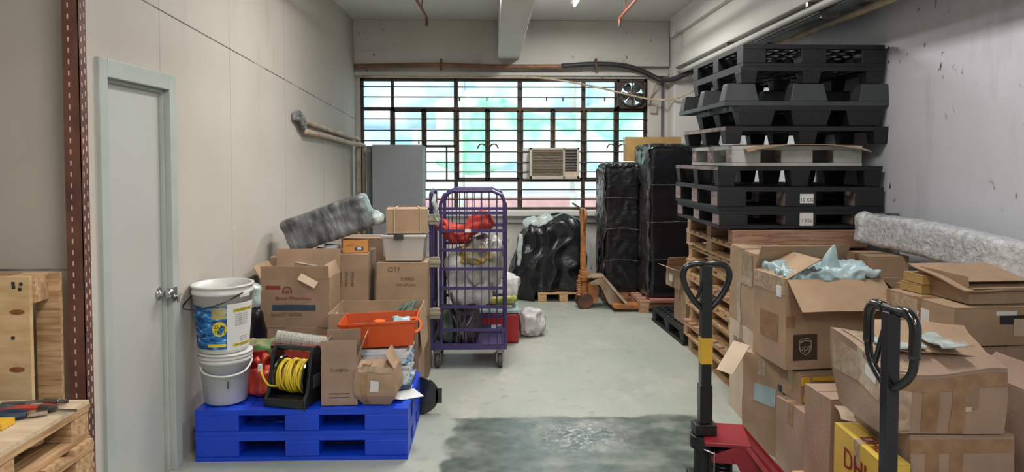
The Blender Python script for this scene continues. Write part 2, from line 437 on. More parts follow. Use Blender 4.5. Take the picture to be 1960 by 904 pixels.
# left partition with the door opening
D0, D1, DH = 3.10, 3.77, 2.05
m = MB(); m.bx(WL-.1, WL, 2.86, D0, 0, CE).bx(WL-.1, WL, D1, 9.0, 0, CE).bx(WL-.1, WL, D0, D1, DH, CE)
struct(m.build('wall_left', 'board_left'))
struct(MB().bx(-4.2, WL-.001, 2.85, 2.859, 0, CE).build('wall_left_return', 'board_jog'))
struct(MB().bx(-4.2, -4.1, -3.2, 2.86, 0, CE).build('wall_far_left', 'board_left'))
struct(MB().bx(-4.1, 2.75, -3.2, -3.1, 0, CE).build('wall_behind', 'plaster_back'))
struct(MB().bx(WR, WR+.1, -3.2, 9.1, 0, CE).build('wall_right', 'plaster_right'))
# back wall with window opening
WX0, WX1, WZ0, WZ1 = at(691, 400, WB).x, at(1238, 400, WB).x, at(960, 402, WB).z, at(960, 150, WB).z
m = MB(); m.bx(WL, WX0, WB, WB+.2, 0, CE).bx(WX1, WR, WB, WB+.2, 0, CE).bx(WX0, WX1, WB, WB+.2, 0, WZ0).bx(WX0, WX1, WB, WB+.2, WZ1, CE)
struct(m.build('wall_back', 'plaster_back'))
struct(MB().bx(WL, 2.19, WB-.10, WB, WZ1+.14, CE).build('trim_lintel', 'plaster_back', bevel=.008))
struct(MB().bx(WL, 2.19, WB-.05, WB, WZ1+.03, WZ1+.07).build('trim_ledge', 'plaster_beam', bevel=.005))
struct(MB().bx(WX0-.05, WX1+.2, WB-.14, WB+.02, WZ0-.07, WZ0-.005).bx(WX0-.05, WX1+.2, WB-.05, WB, WZ0-.16, WZ0-.07).build('window_sill_back', 'plaster_beam', bevel=.008))
struct(MB().bx(2.2, WR, 8.5, WB, 0, CE).build('trim_column', 'plaster_beam', bevel=.01))
struct(MB().bx(2.2, WR, -3.1, 8.5, 2.74, CE).bx(2.14, 2.2, -3.1, 8.5, 3.1, CE).build('trim_beam_right', 'plaster_beam', bevel=.01))
struct(MB().bx(.07, .33, -3.1, WB-.10, 2.86, CE).build('trim_beam_middle', 'plaster_beam', bevel=.006))

# window: steel lattice, panes and guard bars
win = thing('window_1', 'wide steel-framed factory window of many panes across the back wall', 'window', ((WX0+WX1)/2, WB+.06, WZ0)); struct(win)
def wx(px): return at(px, 300, WB+.06).x-(WX0+WX1)/2
def wz(py, px=960): return at(px, py, WB+.06).z-WZ0
rows = [149, 209, 346, 401]
m = MB()
W0, W1 = WX0-(WX0+WX1)/2, WX1-(WX0+WX1)/2
H = WZ1-WZ0
def hb(px0, px1, py, t, dp=.04): m.bx(wx(px0), wx(px1), -dp/2, dp/2, wz(py)-t/2, wz(py)+t/2)
def vb(px, py0, py1, t, dp=.04): m.bx(wx(px)-t/2, wx(px)+t/2, -dp/2, dp/2, wz(py1), wz(py0))
m.bx(W0, W1, -.03, .03, 0, .03).bx(W0, W1, -.03, .03, H-.035, H).bx(W0, W0+.035, -.03, .03, 0, H).bx(W1-.035, W1, -.03, .03, 0, H)
hb(694, 1236, 209, .045); hb(694, 1236, 346, .035)
for px, t in ((873, .05), (995, .06), (1116, .05)): vb(px, 149, 401, t, .05)
for px in (752, 1178): vb(px, 149, 209, .035)
for px, t in ((752, .06), (812, .055), (933, .055), (1057, .05), (1178, .055)): vb(px, 209, 346, t)
hb(812, 873, 281, .02); vb(855, 281, 346, .02)
m.build('window_frame', 'frame_dark', win)
m = MB()                                              # inner sash frames of the opening lights
for a, b in ((754, 811), (814, 872), (876, 932), (935, 993), (998, 1056), (1059, 1114), (1119, 1177), (1180, 1233)):
    y0, y1 = 212, (281 if a == 814 else 343)
    x0, x1, z0, z1 = wx(a), wx(b), wz(y1), wz(y0)
    m.bx(x0, x0+.022, -.05, -.02, z0, z1).bx(x1-.022, x1, -.05, -.02, z0, z1).bx(x0, x1, -.05, -.02, z0, z0+.022).bx(x0, x1, -.05, -.02, z1-.022, z1)
m.build('sash_frame', 'frame_dark', win)
m = MB()
m.bx(W0+.03, W1-.03, .012, .017, .02, H-.02)
m.build('glass_pane', 'glass', win)
for a, b, ys in ((694, 1178, (168, 187)), (694, 1236, (229, 250, 270, 291, 311, 329)), (812, 1236, (363, 381))):
    for y in ys:
        q = MB(); q.cyl((wx(a), -.07, wz(y)), (wx(b), -.07, wz(y)), .0085, 6); q.build('guard_bar', 'frame_dark', win)
for px in (934, 1178):                               # pairs of cockspur handles
    for s in (-1, 1):
        q = MB(); q.tube([(wx(px)+s*.02, -.06, wz(282)), (wx(px)+s*.05, -.11, wz(277)), (wx(px)+s*.10, -.12, wz(277)), (wx(px)+s*.13, -.11, wz(285))], .009, 6, 3)
        q.build('window_handle', 'frame_dark', win)
q = MB(); q.bar((wx(1094), -.1, wz(388)), (wx(1112), -.12, wz(400)), .03, .02); q.build('stay_arm', 'rust', win)
q = MB()
for px, py in ((803, 272), (880, 190), (932, 190), (1045, 190), (1076, 190), (1155, 190)):
    q.bx(wx(px)-.008, wx(px)+.008, -.09, -.06, wz(py)-.03, wz(py)+.02)
q.build('window_catch', 'frame_dark', win)

# outside, seen through the window
o = MB().bx(-14, 14, 9.2, 30, -5.1, -5).build('yard_ground', 'pavement'); struct(o)
b = thing('building', 'pale building facade across the yard outside the window', 'building', (0, 15, -5))
MB().bx(-12, 12, 0, 3, 0, 14).build('facade_wall', 'facade', b)
MB().bx(-12, 12, -.4, 0, 5.55, 5.85).build('ledge', 'ledge_pink', b)
for i in range(9):
    MB().bx(-10+i*2.4, -8.9+i*2.4, -.03, .02, 6.4, 8.0).build('window', 'net_blue', b)
sf = thing('scaffold', 'scaffold with pale blue and green sagging netting outside the window', 'scaffold', (.8, 12.6, -5))
for x in (-4.5, -1.35, .7, 3.0, 6.0):
    for y in (-.35, .55): MB().cyl((x, y, 0), (x, y, 9.6), .045, 12).build('pole', 'pipe_white', sf)
for z_ in (6.0, 8.0): MB().cyl((-4.6, -.35, z_), (6.1, -.35, z_), .035, 10).build('ledger', 'pipe_white', sf)
MB().box((0, 0, 0), (9.0, .02, 1.9), None, (44, 1, 10)).build('blue_netting', 'net_blue', sf, warp=lambda p: Vector((p.x, p.y+.12*math.sin(p.x*5+p.z), p.z)), smooth=True, loc=(.4, .65, 8.15))
MB().box((0, 0, 0), (5.6, .02, 1.3), None, (50, 1, 14)).build('green_netting', 'net_green', sf, warp=lambda p: Vector((p.x, p.y+.1*math.sin(p.x*6), p.z*(.8+.35*math.sin(p.x*2.2)))), smooth=True, loc=(1.0, -.1, 7.1))

# door in the left wall
dr = thing('door_1', 'pale grey flush door in the left partition', 'door', (WL, (D0+D1)/2, 0)); struct(dr)
dw = (D1-D0)/2
MB().bx(-.07, -.035, -dw+.04, dw-.05, 0, DH-.05).build('door_leaf', 'door_paint', dr, bevel=.002)
m = MB(); J = .05
m.bx(-.1, .018, -dw-.03, -dw+.035, 0, DH+.035).bx(-.1, .018, dw-.045, dw+.03, 0, DH+.035).bx(-.1, .018, -dw+.035, dw-.045, DH-.045, DH+.035)
m.bx(-.035, -.012, -dw+.035, -dw+.05, 0, DH-.045).bx(-.035, -.012, dw-.06, dw-.045, 0, DH-.045).bx(-.035, -.012, -dw+.035, dw-.045, DH-.06, DH-.045)
m.build('door_frame', 'door_frame', dr, bevel=.003)
hz = at(318, 560, 3.7).z
m = MB(); yk = dw-.10
RX = Matrix.Rotation(PI/2, 3, 'Y')
m.lathe([(.03, 0), (.032, .006), (.015, .012), (.012, .035), (.024, .045), (.028, .06), (.022, .075), (0.001, .078)], 20, (-.035, yk, hz), RX)
m.build('door_handle', 'chrome', dr, smooth=True)
m = MB(); m.cyl((-.03, yk+.07, hz-.03), (.035, yk+.07, hz-.03), .008, 8); m.tube([(.035, yk+.07, hz-.06), (.035, yk+.075, hz-.03), (.035, yk+.095, hz-.02)], .006, 6)
m.bx(.018, .022, yk+.04, yk+.09, hz-.05, hz+.02)
m.build('door_latch', 'steel', dr)

# slotted angle post
m = MB(); px0 = at(160, 500, 2.72).x
m.bx(-.062, 0, 0, .003, 0, 3.38); m.bx(-.003, 0, 0, .05, 0, 3.38)
po = m.build('slotted_angle_post', 'rust_post', None, loc=(px0, 2.72, 0))
tag(po, 'rusty brown slotted angle post standing beside the door', 'post')
po.data.materials.append(M['slot']); bm_ = bmesh.new(); bm_.from_mesh(po.data); q = MB()
for k in range(78):
    z = .05+k*.0425
    q.bx(-.041, -.036, -.0012, .0002, z, z+.018); q.bx(-.0002, .0012, .012, .017, z, z+.018); q.bx(-.0002, .0012, .034, .039, z+.01, z+.03)
me_ = bpy.data.meshes.new('s'); q.b.to_mesh(me_); n0_ = len(bm_.faces); bm_.from_mesh(me_); bm_.faces.ensure_lookup_table()
for f_ in bm_.faces[n0_:]: f_.material_index = 1
bm_.to_mesh(po.data); bm_.free(); bpy.data.meshes.remove(me_)

# ------------------------------------------------------------------ wall services
def pipe(name, label, pts, r, m, smooth=6, n=8, cat='pipe', group=None):
    o = MB().tube(pts, r, n, smooth).build(name, m, smooth=True); return tag(o, label, cat, group)
Yp = WB-.14
zb = WZ1+.125
pipe('wall_pipe', 'rust-brown pipe running along the lintel above the window', [(WL+.02, Yp, zb), (-1.2, Yp, zb+.01), (-.6, Yp, zb+.02), (0, Yp, zb), (.87, Yp, zb+.005)], .028, 'pipe_brown')
pipe('wall_hose', 'thick black hose curving from above the window to the column', [(.85, Yp, zb+.01), (1.25, Yp, zb+.035), (1.6, Yp, zb+.02), (1.85, Yp, zb-.05), (2.05, Yp-.03, zb-.15), (2.17, 8.45, zb-.17), (2.3, 8.3, zb-.12), (2.37, 8, zb-.12), (2.4, 7.2, zb-.13)], .032, 'pipe_black', cat='hose')
pipe('wall_pipe', 'thin white conduit just under the brown pipe on the lintel', [(WL+.02, WB-.06, WZ1+.015), (0, WB-.06, WZ1+.01), (.6, WB-.06, WZ1), (1.2, WB-.12, WZ1-.1), (1.9, WB-.14, WZ1-.26), (2.16, 8.46, WZ1-.28), (2.3, 8.3, WZ1-.23), (2.45, 7.9, WZ1-.1), (2.5, 7.3, WZ1-.01)], .012, 'pipe_beige')
pz = 2.68
pipe('wall_pipe', 'white conduit nearest the aisle, under the right-hand beam', [(2.24, 8.4, pz), (2.24, 5, pz+.01), (2.24, 0, pz)], .028, 'pipe_white')
pipe('wall_pipe', 'dark grey cable bundle, middle run under the right-hand beam', [(2.38, 7.3, 2.66), (2.36, 5.5, pz), (2.36, 0, pz)], .036, 'pipe_grey')
pipe('wall_pipe', 'beige insulated pipe closest to the wall under the right-hand beam', [(2.5, 7.4, pz-.01), (2.52, 6, pz-.03), (2.52, 4, pz-.02), (2.52, 0, pz)], .026, 'pipe_beige')
pipe('wall_pipe', 'slim white pipe clipped beside the beige pipe under the right-hand beam', [(2.62, 8.4, pz+.03), (2.62, 4, pz+.03), (2.62, 0, pz+.03)], .018, 'pipe_white')
for i, yy in enumerate((4.9, 6.6)):
    o = MB().bx(2.2, 2.66, yy, yy+.03, pz+.03, 2.74).bx(2.3, 2.42, yy-.004, yy+.034, pz-.045, pz+.03).build('pipe_clamp', 'steel'); tag(o, ['steel clamp strap round the cable bundle nearer the camera', 'steel clamp strap round the cable bundle farther off near the column'][i], 'clamp')
for i, (x, zz) in enumerate(((-.62, zb+.02), (1.27, zb+.03))):
    o = MB().bx(x-.012, x+.012, Yp-.035, WB-.09, zz-.06, zz+.07).build('pipe_clip', 'rust'); tag(o, ['rusty clip holding the brown pipe above the window', 'metal clip holding the black hose above the window'][i], 'clip')
# air-conditioner lines on the left wall
yA = 1350*1.69/379
for k, (dz, dx, nm) in enumerate(((0, .03, 'upper'), (-.075, .045, 'lower'))):
    x = WL+dx
    pipe('insulated_pipe', f'{nm} of two beige insulated pipes on the left wall dropping in the back corner', [(x, yA+.25, 1.98+dz-.02*k), (x, 7.2, 1.94+dz), (x+.01, 8.2, 1.90+dz), (x+.03+k*.05, 8.62, 1.88+dz), (x+.03+k*.06, 8.64, 1.78+dz), (x+.03+k*.06, 8.64, 1.2), (x+.03+k*.06, 8.64, .5)], .026, 'pipe_beige', 6)
m = MB()
for k in range(5):
    a = k*.9
    m.tube([(WL+.01, yA-.02, 1.99+.02*math.sin(a)), (WL+.05, yA+.06, 2.0+.045*math.sin(a)), (WL+.05, yA+.18, 1.96+.05*math.cos(a)), (WL+.03, yA+.30, 1.93+.03*math.sin(a))], .017, 6, 4)
o = m.build('pipe_wrapping', 'insul_grey', smooth=True); tag(o, 'tangled grey foil wrapping where the pipes leave the left wall', 'wrapping')
# sprinkler drops
for i, (x, l) in enumerate(((-.68, 'left of the middle beam'), (1.34, 'right of the middle beam'))):
    t = thing('sprinkler', f'red-brown ceiling sprinkler pipe ending {l}', 'sprinkler', (x, 7.45, 3.12))
    m = MB(); dx = (-.05, 0)[i]
    m.tube([(dx*2, -3.5, .02), (0, 0, 0)], .014, 8); m.tube([(0, -.02, 0), (0, -.02, -.05)], .016, 8); m.cyl((dx*.3, -.35, 0), (dx*.3, -.35, .26), .006, 6); m.cyl((dx, -1.7, 0), (dx, -1.7, .26), .006, 6)
    m.build('pipe', 'sprinkler', t)
    m = MB(); m.lathe([(.012, 0), (.016, -.02), (.01, -.035), (.022, -.04), (.022, -.043), (0.001, -.043)], 12, (0, -.02, -.05)); m.build('sprinkler_head', 'ac_dark', t)
# socket box by the window, plus cable
m = MB(); m.bx(0, .08, -.04, 0, 0, .09)
o = m.build('socket_box', 'ac_body', None, loc=(WX1+.03, WB-.001, at(1240, 217, WB).z), bevel=.004); tag(o, 'small beige junction box on the wall right of the window', 'junction box')
pipe('drop_cable', 'beige cable dropping down beside the window to the junction box', [(2.02, Yp+.02, zb-.18), (2.0, WB-.04, zb-.3), (1.97, WB-.03, 2.4), (1.96, WB-.02, 2.32)], .01, 'pipe_beige', cat='cable')
pipe('wall_pipe', 'thin dark upright pipe in the corner beside the column', [(2.12, WB-.03, zb-.1), (2.12, WB-.03, .1)], .015, 'pipe_grey', 0)

# ceiling lamps
for i, (x, y, e) in enumerate(LAMPS):
    t = thing('ceiling_light', ['fluorescent batten right of the middle beam nearest the window', 'fluorescent batten left of the beam over the aisle', 'fluorescent batten over the right-hand boxes', 'fluorescent batten overhead left', 'fluorescent batten behind right', 'fluorescent batten farthest behind'][i], 'ceiling light', (x, y, CE), 0, 'ceiling battens')
    MB().bx(-.05, .05, -.6, .6, -.06, 0).build('housing', 'fixture', t, bevel=.005)
    MB().cyl((0, -.58, -.08), (0, .58, -.08), .015, 10).build('tube', 'tube_light', t)
    l = bpy.data.lights.new('tube_glow', 'AREA'); l.shape = 'RECTANGLE'; l.size = .25; l.size_y = 1.2; l.energy = e; l.color = (1, .97, .93)
    lo = bpy.data.objects.new('tube_glow', l); C.objects.link(lo); lo.parent = t; lo.location = (0, 0, -.11)

# exhaust fan in the window
fx0, fx1, fz0, fz1 = at(1181, 300, WB-.03).x, at(1235, 300, WB-.03).x, at(1200, 207, WB-.03).z, at(1200, 154, WB-.03).z
fc = Vector(((fx0+fx1)/2, WB-.03, (fz0+fz1)/2)); fr = (fx1-fx0)/2
t = thing('exhaust_fan', 'square exhaust fan set in the top right corner of the window', 'fan', fc)
m = MB()
m.bx(-fr, fr, -.02, .02, -fr, -fr*.86).bx(-fr, fr, -.02, .02, fr*.86, fr).bx(-fr, -fr*.86, -.02, .02, -fr, fr).bx(fr*.86, fr, -.02, .02, -fr, fr)
V = []
for a in range(32):
    an = a*PI/16; c_, s_ = math.cos(an), math.sin(an); k_ = fr*.9/max(abs(c_), abs(s_)); V += [(c_*fr*.84, -.012, s_*fr*.84), (c_*k_, -.012, s_*k_), (c_*fr*.84, .0, s_*fr*.84), (c_*k_, .0, s_*k_)]
m._add([Vector(v) for v in V], [f for a in range(32) for b_ in [((a+1) % 32)*4] for f in ((a*4, a*4+1, b_+1, b_), (a*4+2, b_+2, b_+3, a*4+3))])
m.build('housing', 'frame_dark', t)
m = MB(); RXm = Matrix.Rotation(PI/2, 3, 'X')
m.lathe([(fr*.80, -.03), (fr*.88, -.03), (fr*.88, .06), (fr*.80, .06), (fr*.80, -.03)], 32, (0, 0, 0), RXm); m.build('shroud_ring', 'rubber', t, smooth=False)
m = MB(); m.lathe([(.001, -.05), (fr*.28, -.045), (fr*.3, .04), (.001, .05)], 20, (0, 0, 0), RXm); m.build('hub', 'glass_fan', t)
for a in range(5):
    an = a*2*PI/5+.3
    P = [(fr*.2, -.03), (fr*.5, -.07), (fr*.76, -.06), (fr*.78, .05), (fr*.5, .05), (fr*.2, .02)]
    rot = Matrix.Rotation(an, 3, 'Y') @ Matrix.Rotation(R(22), 3, 'X') @ Matrix.Rotation(PI/2, 3, 'X')
    m = MB(); m.prism(P, .004, (0, 0, 0), rot); m.build('blade', 'glass_fan', t)
m = MB(); m.bar((-fr*.85, -.04, 0), (fr*.85, -.04, 0), .012, .012); m.bar((0, -.04, -fr*.85), (0, -.04, fr*.85), .012, .012); m.build('bracket', 'frame_dark', t)

# window air conditioner
ax0, ax1 = at(1014, 300, WB-.16).x, at(1109, 300, WB-.16).x; az0, az1 = at(1060, 343, WB-.16).z, at(1060, 283, WB-.16).z
t = thing('air_conditioner', 'beige window air conditioner set in the middle of the window', 'air conditioner', ((ax0+ax1)/2, WB-.16, az0))
aw, ah = (ax1-ax0)/2, az1-az0
m = MB(); m.bx(-aw, aw, .02, .6, 0, ah).bx(-aw, aw, 0, .02, 0, .04).bx(-aw, aw, 0, .02, ah-.03, ah).bx(-aw, -aw+.03, 0, .02, 0, ah).bx(aw-.03, aw, 0, .02, 0, ah).bx(aw*.34, aw*.42, 0, .02, 0, ah)
m.build('housing', 'ac_body', t, bevel=.004)
m = MB(); nl = 16
m.bx(-aw+.03, aw*.34, .012, .018, .04, ah-.03)
for k in range(nl):
    z = .045+k*(ah-.08)/nl; m.box(((-aw+.03+aw*.34)/2, .006, z+.005), (aw*1.34-.03, .014, .006), Matrix.Rotation(R(30), 3, 'X'))
m.build('front_grille', 'ac_grille', t)
m = MB(); m.bx(aw*.42, aw-.03, .012, .018, .10, ah-.03); m.build('vent_backing', 'ac_dark', t)
m = MB()
for k in range(8): z = .11+k*.035; m.bx(aw*.42, aw-.03, .0, .012, z, z+.007)
m.build('vent_louvre', 'ac_grille', t)
m = MB(); m.bx(aw*.42, aw-.03, .004, .012, .04, .09); m.build('control_panel', 'card_pale', t)
o = MB().bx(0, .1, 0, .012, 0, ah).build('blanking_panel', 'white_plastic', None, loc=(at(1001, 300, WB).x, WB+.0, az0)); tag(o, 'white blanking panel left of the air conditioner in the window', 'panel')

# grey cabinet beneath the window
cy0 = 8.28
cx0, cx1, cz = at(712, 300, cy0).x, at(810, 300, cy0).x, at(760, 277, cy0).z
t = thing('metal_cabinet', 'tall grey metal cabinet standing against the left end of the window', 'cabinet', ((cx0+cx1)/2, cy0, 0))
cw = (cx1-cx0)/2
MB().bx(-cw+.01, cw-.01, .03, .40, 0, cz-.01).build('body', 'cabinet_dark', t)
MB().bx(-cw, cw, 0, .025, .06, cz).build('door', 'cabinet', t, bevel=.003)
MB().bx(cw-.06, cw-.03, -.012, 0, cz-.84, cz-.80).build('handle', 'cabinet_dark', t)
MB().bx(-cw-.085, -cw-.01, .12, .15, .06, cz-.01).bx(-cw-.085, -cw-.01, .15, .30, 0, cz-.06).build('side_locker', 'cabinet_dark', t)
MB().bx(-cw-.07, -cw-.01, .10, .125, cz-.09, cz-.05).build('hinge', 'cabinet', t)

# ------------------------------------------------------------------ pallets
def wood_pallet(label, loc, w_, d, rz=0, h=.128, along='x', m='wood', gap=.5, group='wooden pallets of the right-hand stack', n=7, jig=0, seed=0, top='planks', name='wooden_pallet'):
    """base centre at origin. stringer boards across."""
    rd = random.Random(seed)
    t = thing(name, label, 'pallet', loc, rz, group)
    bt = .02
    def J(): return rd.uniform(-1, 1)*jig
    q = MB()
    if top == 'sheet':
        q.bx(-w_/2, w_/2, -d/2, d/2, h-.014, h)
    else:
        pw = d/(n+(n-1)*gap)
        for k in range(n):
            y = -d/2+pw/2+k*pw*(1+gap); q.box((J(), y+J()*.3, h-bt/2+J()*.1), (w_, pw, bt), R(0)+J()*20)
    q.build('deck', m if top != 'sheet' else 'ply', t)
    my = 'wood_y'
    if top != 'sheet' or True:
        for x in (-1, 0, 1): MB().bx(x*(w_/2-.05)-.05, x*(w_/2-.05)+.05, -d/2+.002, d/2-.002, h-bt*1.9, h-bt if top != 'sheet' else h-.014).build('stringer', my, t)
    for x in (-1, 0, 1):
        q = MB(); q.box((x*(w_/2-.05)+J()*.5, 0, .009), (.10, d, .018)); q.build('bottom_board', my, t)
        for y in (-1, 0, 1):
            q = MB(); q.box((x*(w_/2-.05), y*(d/2-.05)+J()*.3, (h-bt*1.9+.018)/2), (.095, .1+(y == 0)*.03, h-bt*1.9-.018)); q.build('block', m, t, bevel=.003)
    return t
def plastic_pallet(label, loc, w_, d, h, rz=0, m='black_plastic', style='double', group='plastic pallets of the right-hand stack', rot=None, scuffm=None, nx=3, ny=3, leg=(.2, .12), taper=.85, deckm=None, name='plastic_pallet', legm=None, midx=None):
    t = thing(name, label, 'pallet', loc, rz, group, rot)
    dk = .03; dm = deckm or m
    inv = style == 'inverted'
    def zf(z): return h-z if inv else z
    def bz(q, x0, x1, y0, y1, z0, z1):
        a, b_ = sorted((zf(z0), zf(z1))); return q.bx(x0, x1, y0, y1, a, b_)
    q = MB()   # deck: rim and open grid with diagonal ribs
    for s in (-1, 1):
        bz(q, -w_/2, w_/2, s*d/2, s*(d/2-.04), h-dk, h); bz(q, s*w_/2, s*(w_/2-.04), -d/2+.04, d/2-.04, h-dk, h)
    k = 9
    for i in range(1, k):
        x = -w_/2+i*w_/k; bz(q, x-.018, x+.018, -d/2+.02, d/2-.02, h-.018, h-.002)
        y = -d/2+i*d/k; bz(q, -w_/2+.02, w_/2-.02, y-.018, y+.018, h-.016, h-.004)
    q.build('deck', dm, t)
    if style in ('double', 'runner'):
        q = MB(); b_ = .022
        if style == 'double':
            for s in (-1, 1):
                bz(q, -w_/2, w_/2, s*d/2, s*(d/2-leg[1]), 0, b_)
                for x0_, x1_ in ((-w_/2, -w_/2+leg[0]*.7), (-leg[0]*.3, leg[0]*.3), (w_/2-leg[0]*.7, w_/2)): bz(q, x0_, x1_, *sorted((s*leg[1]/2, s*(d/2-leg[1]))), 0, b_)
            bz(q, -w_/2, w_/2, -leg[1]/2, leg[1]/2, 0, b_)
        else:
            for x in (-1, 0, 1): bz(q, x*(w_/2-leg[0]/2)-leg[0]/2, x*(w_/2-leg[0]/2)+leg[0]/2, -d/2, d/2, 0, b_)
        q.build('bottom_frame', dm, t)
    zb_ = .022 if style in ('double', 'runner') else 0
    for i in range(nx):
        for j in range(ny):
            fx = (i/(nx-1)*2-1) if nx > 1 else 0; fy = j/(ny-1)*2-1
            lx, ly = leg; cx_ = fx*(w_/2-lx/2); cy_ = fy*(d/2-ly/2)
            if fx == 0: lx = midx or lx*1.1
            q = MB(); z0, z1 = sorted((zf(zb_), zf(h-dk)))
            tp = taper if not style in ('double',) else 1
            def pt(x, y, z):
                s_ = tp if (z == zf(zb_)) else 1
                return Vector((cx_+x*lx/2*s_, cy_+y*ly/2*s_, z))
            P = [pt(x, y, z) for x in (-1, 1) for y in (-1, 1) for z in (z0, z1)]
            q._add(P, [(0,1,3,2), (4,6,7,5), (0,4,5,1), (2,3,7,6), (0,2,6,4), (1,5,7,3)])
            o = q.build('leg', legm or m, t, bevel=.006)
            if scuffm and style == 'double':
                q = MB(); q.bx(cx_-lx/2-.002, cx_-lx/2+.001, cy_-ly/2*.9, cy_+ly/2*.9, z0+.004, z1-.002); q.build('scuffed_face', scuffm, t)
    if scuffm and style != 'double':
        MB().bx(-w_/2-.002, -w_/2+.001, -d/2+.005, d/2-.005, *sorted((zf(h-dk+.002), zf(h-.002)))).build('scuffed_edge', scuffm, t)
    return t

# blue pallets on the left
bw, bd, bh = 1.15, .66, .141
bx_ = (at(372, 850, 3.81).x+at(780, 850, 3.81).x)/2
def blue(z, label):
    t = plastic_pallet(label, (bx_, 3.82+bd/2, z), bw, bd, bh, 0, 'blue_plastic', 'double', 'blue plastic pallets', leg=(.235, .16), midx=.185)
    return t
blue(0, 'bright blue plastic pallet on the floor, lower of two')
bl2 = blue(bh+.001, 'bright blue plastic pallet under the buckets, upper of two')
BT = 2*bh+.002

# right stack -----------------------------------------------------
SX, SY, SZ = 2.17, 5.42, 0.0
wlab = ['on the floor', 'second', 'third', 'fourth', 'fifth', 'sixth', 'seventh']
z = 0; Hs = [.132]*8
names = ['lowest wooden pallet of the stack, resting on the floor', 'second wooden pallet up from the floor in the right stack', 'third wooden pallet up from the floor in the right stack',
         'fourth wooden pallet up, half way up the wooden part', 'fifth wooden pallet up, level with the torn brown flap', 'sixth wooden pallet up in the right stack',
         'second wooden pallet down from the plank layer, with splintered deck edge', 'top pale wooden pallet just under the loose timber beams']
for i in range(8):
    rd = random.Random(i)
    wood_pallet(names[i], (SX+.02+rd.uniform(-.02, .03), SY+.0+rd.uniform(-.02, .02), z), 1.02, 1.22, rd.uniform(-1.2, 1.2), .131, m=['wood', 'wood_pink', 'wood'][i % 3], n=[7, 9, 5][i % 3], jig=.006, seed=i, group=None)
    z += .1315
# loose beams
bz_ = z
for i, (yy, x0, x1, hh) in enumerate(((4.86, 1.66, 2.66, .10), (5.42, 1.68, 2.66, .10), (5.96, 1.68, 2.66, .10))):
    o = MB().bx(0, x1-x0, -.05, .05, 0, hh).build('timber_beam', 'wood_pink', None, loc=(x0, yy, bz_), bevel=.004)
    tag(o, ['reddish timber beam at the front edge between the wooden and black pallets', 'reddish timber beam in the middle between wooden and black pallets', 'reddish timber beam at the back between wooden and black pallets'][i], 'beam', 'loose timber beams')
z = bz_+.101
def zat(py, Y=4.85, px=1560): return at(px, py, Y).z
z = max(z, zat(437))
specs = [  # (top y px, x0 px, x1 px, style, material, scuff, depth, label, legs, rot)
 (402, 1300, 1690, 'double', 'black_scuffed', 'scuff', 1.1, 'black plastic pallet with the lower white handwritten label', (.2, .16)),
 (358, 1296, 1693, 'double', 'black_scuffed', 'scuff', 1.12, 'black plastic pallet with the upper white handwritten label', (.2, .16)),
 (318, 1296, 1690, 'legs', 'black_plastic', 'scuff', 1.12, 'black plastic pallet with tapered legs just below the pale one', (.13, .12)),
 (279, 1327, 1650, 'double', 'pale_plastic', 'scuff', .98, 'pale grey plastic pallet under the sheet of cardboard', (.20, .13)),
 (242, 1316, 1705, 'legs', 'black_plastic', 'scuff', 1.05, 'wide black pallet on thin legs just above the pale grey one', (.12, .12)),
 (203, 1335, 1690, 'legs', 'black_plastic', None, 1.0, 'black pallet with big blocks directly under the upside-down pallet', (.26, .14)),
 (160, 1296, 1708, 'inverted', 'grey_plastic', None, 1.18, 'charcoal plastic pallet lying upside down and sticking out at the left', (.24, .13)),
 (128, 1328, 1688, 'legs', 'black_plastic', None, 1.15, 'black plastic pallet second from the top of the stack', (.12, .13)),
 (86, 1328, 1690, 'double', 'black_plastic', None, 1.2, 'topmost black plastic pallet with crossed ribs', (.16, .13)),
]
zs = [z]
labs = {}
for i, (ty, x0, x1, st, m_, sm, dp, lab, lg) in enumerate(specs):
    zt = zat(ty)
    Y0 = 4.83
    xr = at(x1, 300, Y0).x; xl = (x0-942)/1350*(Y0+dp)
    if st == 'inverted': xl = 1.60
    if i == 4: xl -= .02
    wdt = xr-xl; h = zt-zs[-1]-.002
    t = plastic_pallet(lab, ((xl+xr)/2, Y0+dp/2, zs[-1]+.001), wdt, dp, h, 0, m_, st, None, scuffm=sm, leg=lg, taper=.8)
    labs[i] = (t, wdt, dp, h); zs.append(zt)
    if i == 3: zs[-1] += .012
# handwritten labels
for i, s, col in ((0, '7 KG', 'ink_red'), (1, '10 KG', 'ink')):
    t, w_, dp, h = labs[i]
    xx = at(1545, 400, 4.82).x-t.location.x
    lw, lh = (.095, .09) if i == 0 else (.095, .065)
    o = MB().bx(xx-lw/2, xx+lw/2, -dp/2-.0025, -dp/2, h/2-lh/2, h/2+lh/2).build('paper_label', 'label', t)
    q = MB(); text(q, s, .035, T(xx, -dp/2-.003, h/2-.01) @ FRONT); q.build('handwriting', col, o)
# sheet of cardboard poking out under a pallet
zc = zs[4]-.012+.004
def bend(p):
    q = Vector(p); q.z += -.05*max(0, (abs(q.x)-.12)/.3)**1.5*max(0, (-q.y-.2)/.2); return q
o = MB().box((0, 0, 0), (.85, .8, .005), None, (16, 14, 1)).build('cardboard_sheet', 'card', None, warp=bend, loc=(2.16, 5.14, zc+.003), smooth=False)
tag(o, 'brown cardboard sheet sticking out on top of the pale grey pallet', 'cardboard sheet')

